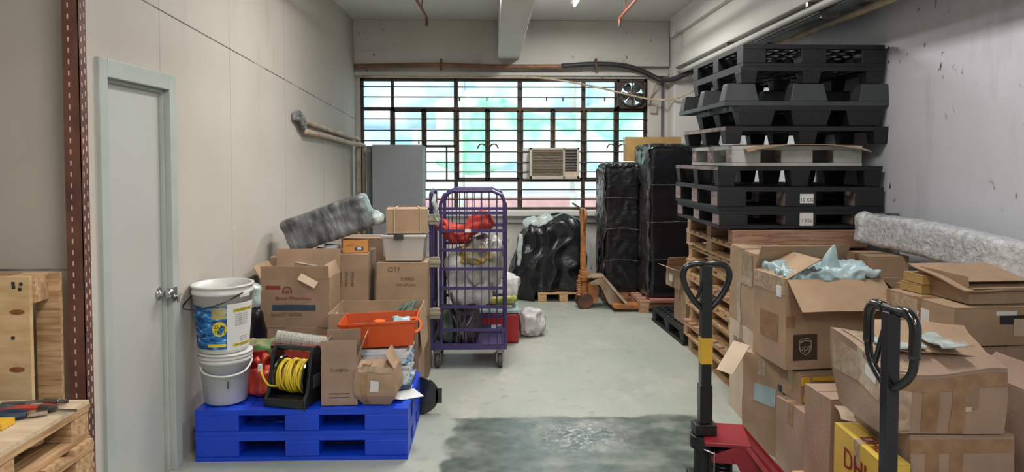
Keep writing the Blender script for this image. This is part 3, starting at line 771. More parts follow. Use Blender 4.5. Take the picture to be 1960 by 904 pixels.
# ------------------------------------------------------------------ cartons
def carton(label, loc, w_, d, h, rz=0, m='card', top='closed', flaps=None, amp=.004, f=4, seed=0, tape='tape', tapex=True, group=None, extra=None, name='cardboard_box', flaplen=None, inner='card_inner', tilt=None, n=8):
    t = thing(name, label, 'box', loc, rz, group)
    if tilt: t.rotation_euler = (R(tilt[0]), R(tilt[1]), R(rz))
    g = wob(amp, f, seed, extra); th = .005
    q = MB()
    if top == 'closed':
        q.box((0, 0, h/2), (w_, d, h), None, n); q.build('body', m, t, warp=g)
        q = MB(); q.box((0, d/4+.001, h+.003), (w_, d/2-.003, .004), None, (n, n//2, 1)); q.build('flap', m, t, warp=g)
        q = MB(); q.box((0, -d/4-.001, h+.003), (w_, d/2-.003, .004), None, (n, n//2, 1)); q.build('flap', m, t, warp=g)
    else:
        for s in (-1, 1):
            q.box((0, s*(d/2-th/2), h/2), (w_, th, h), None, (n, 1, n)); q.box((s*(w_/2-th/2), 0, h/2), (th, d, h), None, (1, n, n))
        q.box((0, 0, th/2), (w_, d, th), None, (n, n, 1)); q.build('body', m, t, warp=g)
        for side, v in (flaps or {}).items():
            a, ln = (v if isinstance(v, tuple) else (v, (flaplen or min(w_, d)*.5)))
            nrm = {'front': Vector((0, 1, 0)), 'back': Vector((0, -1, 0)), 'left': Vector((1, 0, 0)), 'right': Vector((-1, 0, 0))}[side]
            hinge = {'front': Vector((0, -d/2, h)), 'back': Vector((0, d/2, h)), 'left': Vector((-w_/2, 0, h)), 'right': Vector((w_/2, 0, h))}[side]
            e = Vector((1, 0, 0)) if side in ('front', 'back') else Vector((0, 1, 0)); L_ = w_ if side in ('front', 'back') else d
            dr_ = (nrm*math.cos(R(a))+Vector((0, 0, 1))*math.sin(R(a)))
            rot = Matrix((dr_, e, dr_.cross(e))).transposed()
            q = MB(); q.box(hinge+dr_*(ln/2+.003), (ln, L_*.985, .004), rot, (n, n, 1)); q.build('flap', m, t, warp=g)
    if tape:
        def strip(c_, s_, nn):
            q = MB(); q.box(c_, s_, None, nn); q.build('tape', tape, t, warp=g)
        zt = h+.006
        if top == 'closed':
            strip((0, 0, zt), (w_+.003, .05, .0012), (n, 1, 1))
            strip((-w_/2-.0012, 0, h-.05), (.0012, .05, .11), (1, 1, 4)); strip((w_/2+.0012, 0, h-.05), (.0012, .05, .11), (1, 1, 4))
        else:
            strip((-w_/2-.0012, 0, .05), (.0012, .05, .09), (1, 1, 4))
    t['_g'] = 1; del t['_g']
    return t, g
def decal(t, g, name, m, c_, s_, n=(4, 1, 4)):
    q = MB(); q.box(c_, s_, None, n); return q.build(name, m, t, warp=g)
def lettering(t, g, s, size, Mx, m='ink_faded', name='lettering', squash=1):
    q = MB(); text(q, s, size, Mx, squash=squash); return q.build(name, m, t, warp=g)

# --- left heap
# crumpled box beneath the printed one
Y1 = 4.82
a0 = at(500, 640, Y1).x; a1 = at(628, 640, Y1).x; zP = at(560, 630, Y1).z
carton('crumpled brown box on the floor beneath the red-printed box', ((a0+a1)/2, Y1+.17, 0), a1-a0, .34, zP-.004, 0, 'card', amp=.014, f=5, seed=4)
w_ = at(632, 600, Y1).x-a0; hP = at(560, 538, Y1).z-zP
t, g = carton('open box printed with a red figure and a blue band, torn flaps', (a0+w_/2-.0, Y1+.16, zP+.006), w_, .30, hP, -2, 'card', 'open', {'front': (95, .09), 'back': (100, .17), 'left': (120, .1), 'right': (70, .10)}, amp=.008, seed=2)
decal(t, g, 'printed_band', 'ink_blue', (-.01, -.1515, .14), (.30, .001, .04), (6, 1, 1))
lettering(t, g, 'Brave Woodman', .036, T(-.01, -.152, .205) @ FRONT, 'ink_red')
lettering(t, g, 'QUALITY  GOODS', .026, T(-.06, -.152, .09) @ FRONT, 'ink_faded')
decal(t, g, 'red_stamp', 'ink_red', (-.15, -.1515, hP-.05), (.1, .001, .025), (3, 1, 1))
q = MB()
q.tube([(-.055+.03*math.cos(k*PI/6), -.152, .255+.03*math.sin(k*PI/6)) for k in range(-1, 8)], .004, 5); q.box((-.055, -.152, .25), (.03, .001, .012)); q.build('printed_figure', 'ink_red', t, warp=g)
q = MB(); q.box((.10, -.19, hP+.0), (.13, .004, .05), Matrix.Rotation(R(28), 3, 'Y') @ Matrix.Rotation(R(-30), 3, 'X'), (4, 1, 2)); q.build('torn_flap', 'card_pale', t)
q = MB(); q.box((-.03, -.15, hP+.03), (.05, .002, .06)); q.build('shipping_label', 'label', t)
o = MB().box((0, 0, 0), (.16, .06, .004), Matrix.Rotation(R(10), 3, 'Y')).build('paper_sheet', 'paper', None, loc=at(590, 508, Y1+.36)+Vector((0, -.02, .015))); tag(o, 'white paper strip lying on the raised flap of the red-printed box', 'paper')

Yb = 5.22
bX0, bX1, bZ = at(515, 500, Yb).x, at(606, 500, Yb).x, at(560, 492, Yb).z
bX0 = max(bX0, WL+.02)
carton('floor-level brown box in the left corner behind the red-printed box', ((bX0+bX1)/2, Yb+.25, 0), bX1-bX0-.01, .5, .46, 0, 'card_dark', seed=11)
carton('brown box against the left wall under the wrapped grey bundle', ((bX0+bX1)/2, Yb+.25, .468), bX1-bX0-.01, .5, bZ-.474, 0, 'card', seed=12)
cX0, cX1, cZ = at(608, 500, Yb).x, at(704, 500, Yb).x, at(650, 487, Yb).z
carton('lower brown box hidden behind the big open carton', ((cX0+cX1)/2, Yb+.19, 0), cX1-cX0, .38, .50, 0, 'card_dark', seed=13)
t, g = carton('brown box with faint vertical printing under the small orange box', ((cX0+cX1)/2, Yb+.19, .508), cX1-cX0, .38, cZ-.514, 0, 'card', seed=14)
cwid = cX1-cX0
decal(t, g, 'shipping_label', 'ink_faded', (-.10, -.1915, cZ-.56), (.04, .001, .03))
for k in range(3): lettering(t, g, 'FRAGILE', .03, T(-.02+k*.045, -.1915, .25) @ FRONT @ Matrix.Rotation(PI/2, 4, 'Z'))
Yk = 5.66
kX0, kX1, kZ = at(672, 460, Yk).x, at(733, 460, Yk).x, at(700, 456, Yk).z
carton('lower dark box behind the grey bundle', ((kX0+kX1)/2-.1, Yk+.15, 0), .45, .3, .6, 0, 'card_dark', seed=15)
carton('taupe box propping up the right end of the grey bundle', ((kX0+kX1)/2-.04, Yk+.15, .608), kX1-kX0+.08, .3, kZ-.614, 0, 'card_pink', seed=16)
# OTF box, tub, strapped box
oX0, oX1 = at(721, 550, Yb).x, at(818, 550, Yb).x; oZ = at(770, 503, Yb).z
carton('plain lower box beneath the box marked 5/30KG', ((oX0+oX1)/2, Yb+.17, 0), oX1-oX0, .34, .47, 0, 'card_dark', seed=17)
t, g = carton('brown box marked 5/30KG under the pale plastic tub', ((oX0+oX1)/2, Yb+.17, .478), oX1-oX0, .34, oZ-.484, 0, 'card', seed=18)
lettering(t, g, 'OTF', .05, T(-.06, -.1715, oZ-.53) @ FRONT)
lettering(t, g, '5/30KG', .032, T(.04, -.1715, oZ-.60) @ FRONT)
lettering(t, g, 'NW.GW.5KG', .024, T(.03, -.1715, oZ-.645) @ FRONT)
tZ = at(770, 450, Yb).z; tb0, tb1 = at(732, 480, Yb).x, at(812, 480, Yb).x; tw = (tb1-tb0)/2; th_ = tZ-oZ-.01
t = thing('plastic_tub', 'translucent white plastic storage tub with a black clip', 'tub', ((tb0+tb1)/2, Yb+.16, oZ+.008))
def taper_(k): return lambda p: Vector((p.x*(k+(1-k)*p.z/th_), p.y*(k+(1-k)*p.z/th_), p.z))
q = MB(); D_ = .14
for s in (-1, 1): q.bx(-tw, tw, s*D_-.003, s*D_+.003, 0, th_-.02); q.bx(s*tw-.003, s*tw+.003, -D_, D_, 0, th_-.02)
q.bx(-tw, tw, -D_, D_, 0, .005); q.build('body', 'tub', t, warp=taper_(.86))
MB().bx(-tw-.012, tw+.012, -D_-.012, D_+.012, th_-.02, th_).build('lid', 'tub', t, bevel=.004)
MB().bx(-.07, -.0, -D_-.022, -D_-.012, th_-.035, th_+.002).build('clip', 'ac_dark', t)
sZ = at(770, 401, Yb).z; s0, s1 = at(735, 430, Yb).x, at(815, 430, Yb).x
t, g = carton('small brown box tied with cream string on top of the tub', ((s0+s1)/2, Yb+.16, tZ+.008), s1-s0, .26, sZ-tZ-.014, 5, 'card', seed=19, tape=None, amp=.002)
sw, sh = (s1-s0)/2, sZ-tZ-.008
for x in (-sw*.6, sw*.65):
    q = MB(); q.tube([(x, -.135, 0), (x, -.135, sh+.004), (x*.8, 0, sh+.012), (x, .135, sh+.004), (x, .135, 0)], .004, 5); q.build('string', 'card_pale', t)
q = MB(); q.tube([(x, 0+.03*math.sin(k), sh+.014) for k, x in enumerate([-sw*.6, -.03, .03, sw*.65])], .004, 5, 3); q.build('string', 'ink_faded', t)
# wrapped grey bundle
A_, B_ = at(580, 487, 5.4), at(725, 436, 5.4); ang = math.atan2(B_.z-A_.z, B_.x-A_.x)
t = thing('wrapped_bundle', 'long dark grey bundle in cling film tilted on top of the boxes', 'bundle', (A_+B_)/2+Vector((-.03, 0, .012)), rot=(0, -ang, 0))
softobj('body', 'wrap_grey', t, (.655, .26, .27, .035), n=22, amp=.008, f=6, seed=3, fold=.004, ff=(6, 6, 12), post=lambda q: Vector((q.x-q.z*.06, q.y, q.z)))
m, g2 = soft(.1, .2, .1, .04, 10, .03, 9, 5, fold=.01); m.build('film_end', 'film', t, warp=g2, smooth=True, loc=(.345, -.0, .0))
# orange carton
p_ = at(655, 490, 5.26); p2 = at(702, 490, 5.26); zz = cZ+.006
t, g = carton('small orange printed carton lying on the brown boxes', ((p_.x+p2.x)/2, 5.34, zz), p2.x-p_.x, .15, .085, 4, 'card_yellow', seed=20, tape=None, amp=.001)
M['carton_orange'] = mat('carton_orange', '#c78a48', .5, var=.05)
for ch in t.children: ch.data.materials[0] = M['carton_orange']
decal(t, g, 'printed_emblem', 'ink_blue', (.03, -.0765, .03), (.06, .001, .028)); decal(t, g, 'printed_emblem', 'paper', (.03, -.0775, .03), (.03, .001, .018)); lettering(t, g, 'LAMP', .022, T(-.04, -.0765, .055) @ FRONT, 'ink_red')
# white rolled papers beside it
t = thing('crumpled_paper', 'crumpled white paper and black scraps beside the small orange carton', 'paper', (at(632, 480, 5.3).x, 5.36, cZ+.006))
softobj('sheet', 'paper', t, (.12, .1, .05, .02), n=8, amp=.02, f=18, seed=3, loc=(0, 0, 0)); softobj('scrap', 'ac_dark', t, (.06, .08, .03, .01), n=6, amp=.01, f=20, seed=2, loc=(-.09, 0, 0))

# big open carton behind the blue pallets
Yo = 4.53
o0, o1, oz = at(628, 600, Yo).x, at(800, 600, Yo).x, at(700, 601, Yo).z
t, g = carton('large open-topped brown carton standing behind the blue pallets', ((o0+o1)/2, Yo+.22, 0), o1-o0, .43, oz, 0, 'card', 'open', {'right': (264, .26), 'left': (266, .1)}, amp=.004, seed=5, f=3)
decal(t, g, 'shipping_label', 'label', (-(o1-o0)/2+.007, -.02, oz-.1), (.001, .1, .12))
q = MB()
for k in range(9): q.bar((.02+k*.022, -.12+.03*(k % 3), oz-.12), (.15+k*.012, .1-.02*(k % 2), oz-.005+.004*k), .02, .004)
o = q.build('green_strapping', 'green_junk', None, loc=t.location); tag(o, 'bundle of dull green straps inside the large open carton', 'straps')
MB().bx((o0+o1)/2-.24, (o0+o1)/2+.24, Yo+.03, Yo+.41, .01, oz-.14).build('x', 'card_inner')
xo = bpy.data.objects['x']; xo.name = 'packed_carton'; tag(xo, 'plain carton packed inside the large open-topped carton', 'box')

# black round base beside the blue pallets
t = thing('round_disc', 'black round disc with a square tab standing beside the blue pallets', 'disc', (-.465, 4.505, 0))
m = MB(); m.lathe([(.001, -.012), (.118, -.012), (.122, 0), (.118, .012), (.001, .012)], 36, (0, 0, .122), RXm); m.build('disc', 'black_grip', t)
MB().bx(.10, .14, -.012, .012, .075, .165).build('tab', 'black_grip', t)

# dark plastic bundle next to printed box
t = thing('plastic_bundle', 'upright bundle of clear and black plastic beside the left wall', 'bundle', (at(484, 600, 4.62).x-.0, 4.64, 0))
softobj('black_bag', 'wrap_black', t, (.13, .13, .68, .06), n=12, amp=.02, f=8, seed=9, fold=.008)
softobj('clear_film', 'film', t, (.10, .1, .17, .05), n=10, amp=.02, f=14, seed=8, loc=(-.0, 0, .66), flat=True)

# --- on the blue pallets
def bucket(label, x, y, z, rb, rt, h, handle='white'):
    t = thing('plastic_bucket', label, 'bucket', (x, y, z), 26)
    m = MB(); m.lathe([(.001, 0), (rb-.01, 0), (rb, .01), (rt, h-.05), (rt+.006, h-.05), (rt+.006, h-.035), (rt, h-.03), (rt+.002, h-.012), (rt+.009, h-.01), (rt+.009, h), (rt-.004, h), (rt-.008, h-.06), (rb-.006, .02), (.001, .02)], 40)
    m.build('body', 'white_plastic', t, smooth=True); return t
bx1 = at(436, 700, 3.98)
h1 = at(436, 690, 3.85).z-BT
t = bucket('plain white bucket at the bottom, carrying the labelled one', -1.505, 3.985, BT, .115, .137, .285)
MB().lathe([(.001, .289), (.13, .289), (.146, .285), (.146, .262), (.142, .262), (.142, .280), (.001, .284)], 40).build('lid', 'white_plastic', t)
m = MB(); m.tube([(-.135, 0, .235), (-.12, -.08, .19), (-.03, -.148, .175), (.07, -.14, .185), (.125, -.07, .215), (.14, 0, .24)], .006, 6, 5); m.build('handle', 'white_plastic', t, smooth=True)
MB().bx(-.006, .002, -.1345, -.131, .10, .14).build('scuff_mark', 'ink_faded', t)
z2 = BT+.291
hB = .375
t = bucket('open white bucket with blue and yellow reef salt label', -1.515, 3.985, z2, .133, .158, hB)
def onb(a, z, off=.0015): r_ = .133+(.158-.133)*min(1, z/(hB-.05))+off; return Vector((r_*math.sin(a), -r_*math.cos(a), z))
def patch(name, m_, a0, a1, z0, z1, off, na=16, nzz=6):
    q = MB(); V = [onb(a0+(a1-a0)*i/na, z0+(z1-z0)*j/nzz, off) for i in range(na+1) for j in range(nzz+1)]
    q._add(V, [(i*(nzz+1)+j, (i+1)*(nzz+1)+j, (i+1)*(nzz+1)+j+1, i*(nzz+1)+j+1) for i in range(na) for j in range(nzz)])
    return q.build(name, m_, t, smooth=True)
patch('printed_picture', 'bucket_art', R(-88), R(2), .03, .268, .0015)
patch('printed_label', 'label', R(2), R(78), .02, .28, .0015)
M['sand'] = mat('sand', '#a59a6a', .5, var=.2, scale=20); patch('printed_rock', 'sand', R(-28), R(0), .20, .262, .0025)
M['lemon'] = mat('lemon', '#d8c63a', .4, var=.05)
q = MB(); q._add([onb(R(-13)+R(15)*math.cos(k*PI/10), .145+.042*math.sin(k*PI/10), .003) for k in range(20)], [tuple(range(20))]); q.build('printed_disc', 'lemon', t)
patch('printed_band', 'lemon', R(-40), R(0), .045, .062, .0025)
def btext(s, size, a, z, m_, off=.004):
    q = MB(); text(q, s, size, Matrix.Identity(4), .0)
    for v in q.b.verts:
        p = v.co.copy(); v.co = onb(a+p.x/.147, z+p.y, off)
    q.build('lettering', m_, t)
btext('25 kg', .028, R(-13), .158, 'ink'); btext('750 l', .028, R(-13), .128, 'ink')
patch('printed_band', 'lemon', R(14), R(66), .232, .25, .0025); btext('ON REEF SALT', .02, R(40), .241, 'ink')
patch('printed_band', 'lemon', R(14), R(66), .04, .055, .0025); btext('ON REEF SALT', .017, R(40), .0475, 'ink')
for k in range(6): btext('the quality reef salt', .0105, R(34), .218-k*.0115, 'ink_blue')
for k in range(3): btext('salt for aquaria', .009, R(42), .090-k*.011, 'ink')
m = MB(); m.tube([(-.16, .01, .315), (-.205, -.03, .27), (-.19, -.10, .262), (-.10, -.165, .272), (0.0, -.178, .30), (.09, -.155, .34)], .004, 6, 5); m.build('handle', 'black_grip', t, smooth=True)
MB().box((.098, -.126, .322), (.07, .012, .022), 38).build('handle_lug', 'white_plastic', t, bevel=.003)
# red bucket with green stuff
rx = at(499, 690, 4.25).x
t = thing('red_bucket', 'red bucket filled with green netting behind the white buckets', 'bucket', (rx, 4.26, BT))
MB().lathe([(.001, 0), (.085, 0), (.11, .22), (.116, .22), (.116, .23), (.104, .23), (.082, .012), (.001, .012)], 30).build('body', 'red_plastic', t, smooth=False)
softobj('green_netting', 'leaf_green', t, (.2, .2, .08, .04), n=12, amp=.02, f=14, seed=4, fold=.01, loc=(0, 0, .18))
# red plastic bag
t = thing('plastic_bag', 'knotted red plastic bag between the buckets and the cable reel', 'bag', (at(499, 750, 4.06).x+.01, 4.05, BT))
softobj('bag', 'red_bag', t, (.16, .14, .17, .065), n=14, amp=.02, f=10, seed=6, fold=.008, ff=(20, 20, 6))
m = MB(); m.tube([(0, 0, .14), (.01, 0, .2), (.03, 0, .24)], [.02, .012, .022], 7); m.tube([(0, 0, .17), (-.03, -.01, .22)], [.012, .018], 7); m.build('knot', 'red_bag', t, smooth=True)

# cable reel
t = thing('cable_reel', 'black cable reel wound with yellow cord on the blue pallet', 'cable reel', (at(562, 780, 3.9).x, 3.96, BT), -14)
def side(x, th=.02):
    q = MB(); P = [(-.13, 0), (.13, 0), (.13, .05), (.09, .10), (.055, .29), (.03, .315), (-.02, .315), (-.045, .29), (-.095, .08), (-.13, .05)]
    return q.prism(P, th, (x, 0, 0), Matrix(((0, 0, 1), (1, 0, 0), (0, 1, 0))))
for x in (-.115, .115): side(x).build('side_frame', 'black_paint', t, bevel=.004)
MB().cyl((-.12, .0, .3), (.12, .0, .3), .016, 12).build('handle', 'black_grip', t)
MB().bx(-.12, .12, -.13, -.05, 0, .05).bx(-.12, .12, .08, .13, 0, .04).build('base', 'black_paint', t, bevel=.006)
for x in (-.088, .088): MB().lathe([(.001, -.006), (.10, -.006), (.105, 0), (.10, .006), (.001, .006)], 30, (x, 0, .145), Matrix.Rotation(PI/2, 3, 'Y')).build('drum_flange', 'black_grip', t)
MB().cyl((-.09, 0, .145), (.09, 0, .145), .05, 20).build('drum', 'card_yellow', t)
q = MB(); rdm = random.Random(3)
for k in range(13):
    x = -.075+k*.0125; rr = .085+rdm.uniform(-.008, .006); tl = rdm.uniform(-.02, .02)
    q.tube([(x+tl*math.sin(a*PI/10), rr*math.cos(a*PI/10), .145+rr*math.sin(a*PI/10)) for a in range(20)], .0068, 6, 0, True)
q.tube([(-.075, -.07, .10), (-.10, -.12, .12), (-.125, -.135, .17), (-.14, -.13, .21)], .006, 6, 4)
q.build('cord', 'cord_yellow', t, smooth=True)
MB().bx(-.152, -.135, -.14, -.12, .20, .235).build('plug', 'white_plastic', t)
MB().bx(.126, .13, -.04, .05, .09, .16).build('socket_panel', 'grey_plastic', t)

# crates behind reel
def crate(label, loc, w_, d, h, m_, rz=0, k=.9, name='plastic_crate', cat='crate', rim=.012, slots=True):
    t = thing(name, label, cat, loc, rz); q = MB()
    def tp(p): s_ = k+(1-k)*p.z/h; return Vector((p.x*s_, p.y*s_, p.z))
    hw, hd = w_/2, d/2
    q.bx(-hw, hw, -hd, hd, 0, .004)
    ns = 12 if slots else 0
    for s in (-1, 1):
        if slots:
            for z0, z1 in ((0, h*.2), (h*.75, h)): q.bx(-hw, hw, s*hd-.003, s*hd+.003, z0, z1); q.bx(s*hw-.003, s*hw+.003, -hd, hd, z0, z1)
            for i in range(ns+1):
                x = -hw+i*w_/ns; q.bx(x-.008, x+.008, s*hd-.003, s*hd+.003, h*.2, h*.75)
                y = -hd+i*d/ns; q.bx(s*hw-.003, s*hw+.003, y-.007, y+.007, h*.2, h*.75)
        else:
            q.bx(-hw, hw, s*hd-.002, s*hd+.002, 0, h); q.bx(s*hw-.002, s*hw+.002, -hd, hd, 0, h)
    q.build('body', m_, t, warp=tp)
    q = MB()
    for s in (-1, 1): q.bx(-hw-rim, hw+rim, s*hd-.002, s*(hd+rim), h-.012, h); q.bx(s*hw-.002*s, s*(hw+rim), -hd-rim, hd+rim, h-.012, h)
    q.build('rim', m_, t); return t
cx_ = (at(512, 700, 4.2).x+at(628, 700, 4.2).x)/2
crate('pink slotted plastic crate behind the cable reel', (cx_+.04, 4.27, BT), .34, .22, .17, 'crate_pink')
crate('dark red plastic crate holding film rolls on the pink one', (cx_+.04, 4.27, BT+.172), .34, .22, .09, 'crate_red', slots=False)
zr = BT+.172
t = MB().cyl((-.13, 0, 0), (.17, 0, -.05), .045, 18).build('film_roll', 'film_roll', None, loc=(cx_-.01, 4.26, zr+.115), rot=(0, 0, R(4)), smooth=False); tag(t, 'clear plastic film roll lying tilted in the red crate', 'film roll')
t = MB().tube([(0, 0, 0), (.0, .02, .18)], [.05, .045], 18).build('film_roll', 'film_roll', None, loc=(at(643, 640, 4.2).x, 4.2, BT+.14), smooth=False); tag(t, 'clear film roll standing upright behind the tall narrow box', 'film roll')
t = MB().bx(0, .12, -.03, .03, 0, .14).build('foam_block', 'card_dark', None, loc=(at(630, 640, 4.2).x, 4.2, BT)); tag(t, 'brown block under the upright film roll', 'block')

# tall narrow carton
n0, n1 = at(612, 720, 3.86).x, at(684, 720, 3.86).x
nz_ = at(640, 690, 3.86).z
t, g = carton('tall narrow brown carton with raised flaps on the blue pallet', ((n0+n1)/2-.005, 3.97, BT), n1-n0-.01, .19, nz_-BT, 3, 'card_pink', 'open', {'front': (92, .10), 'back': (88, .12), 'left': (75, .09), 'right': (110, .12)}, amp=.004, seed=7)
lettering(t, g, 'Craft&Co', .026, T(-.0, -.0965, nz_-BT-.06) @ FRONT)
decal(t, g, 'printed_line', 'ink_faded', (0, -.0955, .065), (.11, .001, .006)); decal(t, g, 'printed_line', 'ink_faded', (0, -.0955, .045), (.11, .001, .004))
# crumpled small carton
r0, r1 = at(681, 740, 3.86).x, at(760, 740, 3.86).x; rw = r1-r0
def rnd(q):
    k = 1-.35*(max(0, .5-q.z/.12))**2*(1 if q.z < .06 else 1)
    bul = 1+.10*math.sin(min(1, max(0, q.z/.24))*PI)
    return Vector((q.x*bul*(1-.28*max(0, 1-q.z/.06)), q.y*bul*(1-.28*max(0, 1-q.z/.06)), q.z))
t, g = carton('small crumpled brown carton with a white label and one raised flap', ((r0+r1)/2, 3.945, BT), rw*.92, .17, .205, -6, 'card', 'open', {'left': (12, .08), 'right': (62, .10), 'front': (15, .09), 'back': (8, .09)}, amp=.012, f=9, seed=8, extra=rnd, n=12)
decal(t, g, 'paper_label', 'label', (.0, -.088, .11), (.045, .001, .065))
decal(t, g, 'tape', 'tape', (-.055, -.087, .12), (.03, .001, .22)); decal(t, g, 'tape', 'clear_tape', (0, -.0875, .20), (.18, .001, .03))
# paper stack + orange basket
p0, p1 = at(690, 740, 4.12).x, at(784, 740, 4.12).x; pw = (p1-p0)/2
zt = at(740, 674, 4.08).z; rdm = random.Random(5); npap = 15; hh = (zt-BT)/npap
for k in range(npap):
    mm = 'paper_blue' if k in (9, 10, 2) else ('ink_blue' if k == 1 else 'paper')
    o = MB().box((0, 0, hh/2), (2*pw*rdm.uniform(.9, 1.02), .26, hh*.93), None, (8, 8, 1)).build('paper_bundle', mm, None, warp=lambda p, k=k: Vector((p.x, p.y, p.z*(1 if True else 0)+.0)), loc=((p0+p1)/2+rdm.uniform(-.012, .012), 4.25+rdm.uniform(-.01, .01), BT+k*hh), rot=(0, 0, R(rdm.uniform(-5, 5))))
    tag(o, 'bundle of ' + ('blue printed' if mm != 'paper' else 'white') + ' papers in the stack under the orange basket', 'papers', ('blue' if mm != 'paper' else 'white') + ' paper bundles under the orange basket')
o = MB().box((0, 0, 0), (.21, .15, .002), None, (6, 6, 1)).build('paper_sheet', 'paper', None, warp=lambda p: Vector((p.x, p.y, p.z+.03*(p.x/.1)**2*(p.x < 0)+.0)), loc=(-.52, 4.02, BT+.004), rot=(0, 0, R(28))); tag(o, 'loose white sheet lying on the right end of the blue pallet', 'paper')
zB = zt+.004; b0, b1 = at(645, 640, 4.1).x, at(798, 640, 4.1).x
t = crate('shallow orange mesh basket on top of the paper stack', ((b0+b1)/2, 4.25, zB), b1-b0-.02, .28, at(740, 618, 4.1).z-zB-.012, 'orange_plastic', 3, .88, 'orange_basket', 'basket', .008, False)
t.rotation_euler = (0, R(-2.2), R(3)); t.location.z += .012
bs = t.location
def place(name, label, cat, mb, m_, off, rz=0, **k):
    o = mb.build(name, m_, None, loc=bs+Vector(off), rot=(0, 0, R(rz)), **k); return tag(o, label, cat)
t = thing('tape_roll', 'roll of purple tape with an orange core in the orange basket', 'tape', bs+Vector((.0, -.06, .085)))
MB().lathe([(.034, 0), (.05, 0), (.05, .045), (.034, .045), (.034, 0)], 26).build('tape_layer', 'purple_tape', t)
MB().lathe([(.001, .01), (.034, .0), (.034, .058), (.001, .062)], 26).build('core', 'orange_bright', t)
softobj('x1', 'film_blue', None, (.13, .1, .06, .03), n=10, amp=.02, f=12, seed=2, fold=.008, loc=bs+Vector((.12, -.05, .105)), rot=(0, 0, .3)); o = bpy.data.objects['x1']; o.name = 'work_glove'; tag(o, 'crumpled pale blue and black work glove in the orange basket', 'glove')
place('tape_roll', 'orange ring of tape at the right end of the orange basket', 'tape', MB().lathe([(.034, 0), (.048, 0), (.048, .03), (.034, .03), (.034, 0)], 24, (0, 0, 0), Matrix.Rotation(R(70), 3, 'X')), 'orange_bright', (.21, -.06, .115))
place('clothes_peg_bundle', 'small pile of pink and red sticks in the left of the orange basket', 'sticks', MB().box((0, 0, 0), (.1, .02, .012), 60).box((.02, 0, .006), (.1, .02, .012), 50).box((.05, 0, .0), (.1, .02, .012), 66), 'crate_red', (-.15, -.05, .095))
softobj('x2', 'dark_junk', None, (.4, .2, .085, .02), n=10, amp=.01, f=12, seed=22, loc=bs+Vector((0, 0, .012))); o = bpy.data.objects['x2']; o.name = 'bag'; tag(o, 'dark bag filling the bottom of the orange basket', 'bag')

# ------------------------------------------------------------------ purple roll cage
gx0, gx1 = at(822, 700, 5.46).x, at(970, 700, 5.46).x
gw, gd = gx1-gx0, .5
t = thing('roll_cage', 'purple wheeled roll cage loaded with sacks in the middle', 'roll cage', (gx0, 5.46, 0))
gz = at(900, 366, 5.46).z; tray = .155
MB().bx(0, gw, 0, .03, tray, tray+.045).bx(0, gw, gd-.03, gd, tray, tray+.045).bx(0, .03, .03, gd-.03, tray, tray+.045).bx(gw-.03, gw, .03, gd-.03, tray, tray+.045).bx(.02, gw-.02, .02, gd-.02, tray+.01, tray+.02).build('base_frame', 'purple', t)
def panel(y):
    q = MB(); x0, x1 = .09, gw-.012; zt_ = gz
    q.tube([(x0, y, tray+.04), (x0, y, zt_-.1), (x0+.03, y, zt_-.03), (x0+.1, y, zt_), (x1-.1, y, zt_), (x1-.03, y, zt_-.03), (x1, y, zt_-.1), (x1, y, tray+.04)], .014, 8, 0)
    o = q.build('panel_frame', 'purple', t, smooth=False)
    for py in (408, 442, 479, 515, 552, 588, 632):
        z_ = at(900, py, 5.46).z; MB().bx(x0, x1, y-.014, y-.006, z_-.012, z_+.012).build('rail', 'purple', o)
    for k in range(1, 8):
        x = x0+(x1-x0)*k/8; MB().cyl((x, y, tray+.04), (x, y, zt_-.003), .004, 6).build('wire', 'purple', o)
panel(.012); panel(gd-.012)
m = MB()
for yy in (.015, gd-.015): m.cyl((.015, yy, tray+.03), (.015, yy, gz-.02), .014, 8)
m.tube([(.015, .015, gz-.02), (.015, .25, gz+.0), (.015, gd-.015, gz-.02)], .012, 8)
for z_ in (.45, .8, 1.15): m.bx(.009, .02, .02, gd-.02, z_-.01, z_+.01)
for k in range(1, 5): m.cyl((.015, k*gd/5, tray+.04), (.015, k*gd/5, gz-.02), .004, 6)
m.build('side_panel', 'purple', t)
for zz in (at(830, 420, 5.46).z, at(830, 502, 5.46).z, at(830, 600, 5.46).z):
    MB().bx(.0, .085, -.012, .03, zz-.04, zz+.04).bx(-.005, .09, -.018, .0, zz-.012, zz+.012).build('latch_bracket', 'tan_plastic', t, bevel=.003)
m = MB(); m.tube([(.05, -.01, gz-.02), (.04, -.02, gz-.08), (.06, -.02, gz-.14), (.05, -.015, gz-.2)], [.01, .02, .016, .01], 7, 0); m.tube([(.05, -.015, gz-.2), (.075, -.02, gz-.23), (.06, -.02, gz-.26)], .003, 5); m.build('string_bundle', 'film', t)
MB().bx(.28, .325, -.008, -.004, at(905, 442, 5.46).z-.012, at(905, 442, 5.46).z+.012).build('paper_label', 'label', t)
for (x, y) in ((.06, .05), (gw-.05, .05), (.06, gd-.05), (gw-.05, gd-.05)):
    c_ = MB(); c_.bx(x-.035, x+.035, y-.035, y+.035, tray-.012, tray); c_.cyl((x, y, tray-.03), (x, y, tray-.01), .02, 12); c_.bx(x-.03, x-.024, y-.02, y+.04, .05, tray-.02); c_.bx(x+.024, x+.03, y-.02, y+.04, .05, tray-.02); c_.bx(x-.03, x+.03, y-.02, y+.02, tray-.035, tray-.02)
    co = c_.build('caster', 'steel', t)
    MB().lathe([(.02, -.017), (.05, -.018), (.058, -.01), (.058, .01), (.05, .018), (.02, .017), (.001, .017)], 24, (x, y+.015, .058), Matrix.Rotation(PI/2, 3, 'Y')).build('wheel', 'rubber', co)
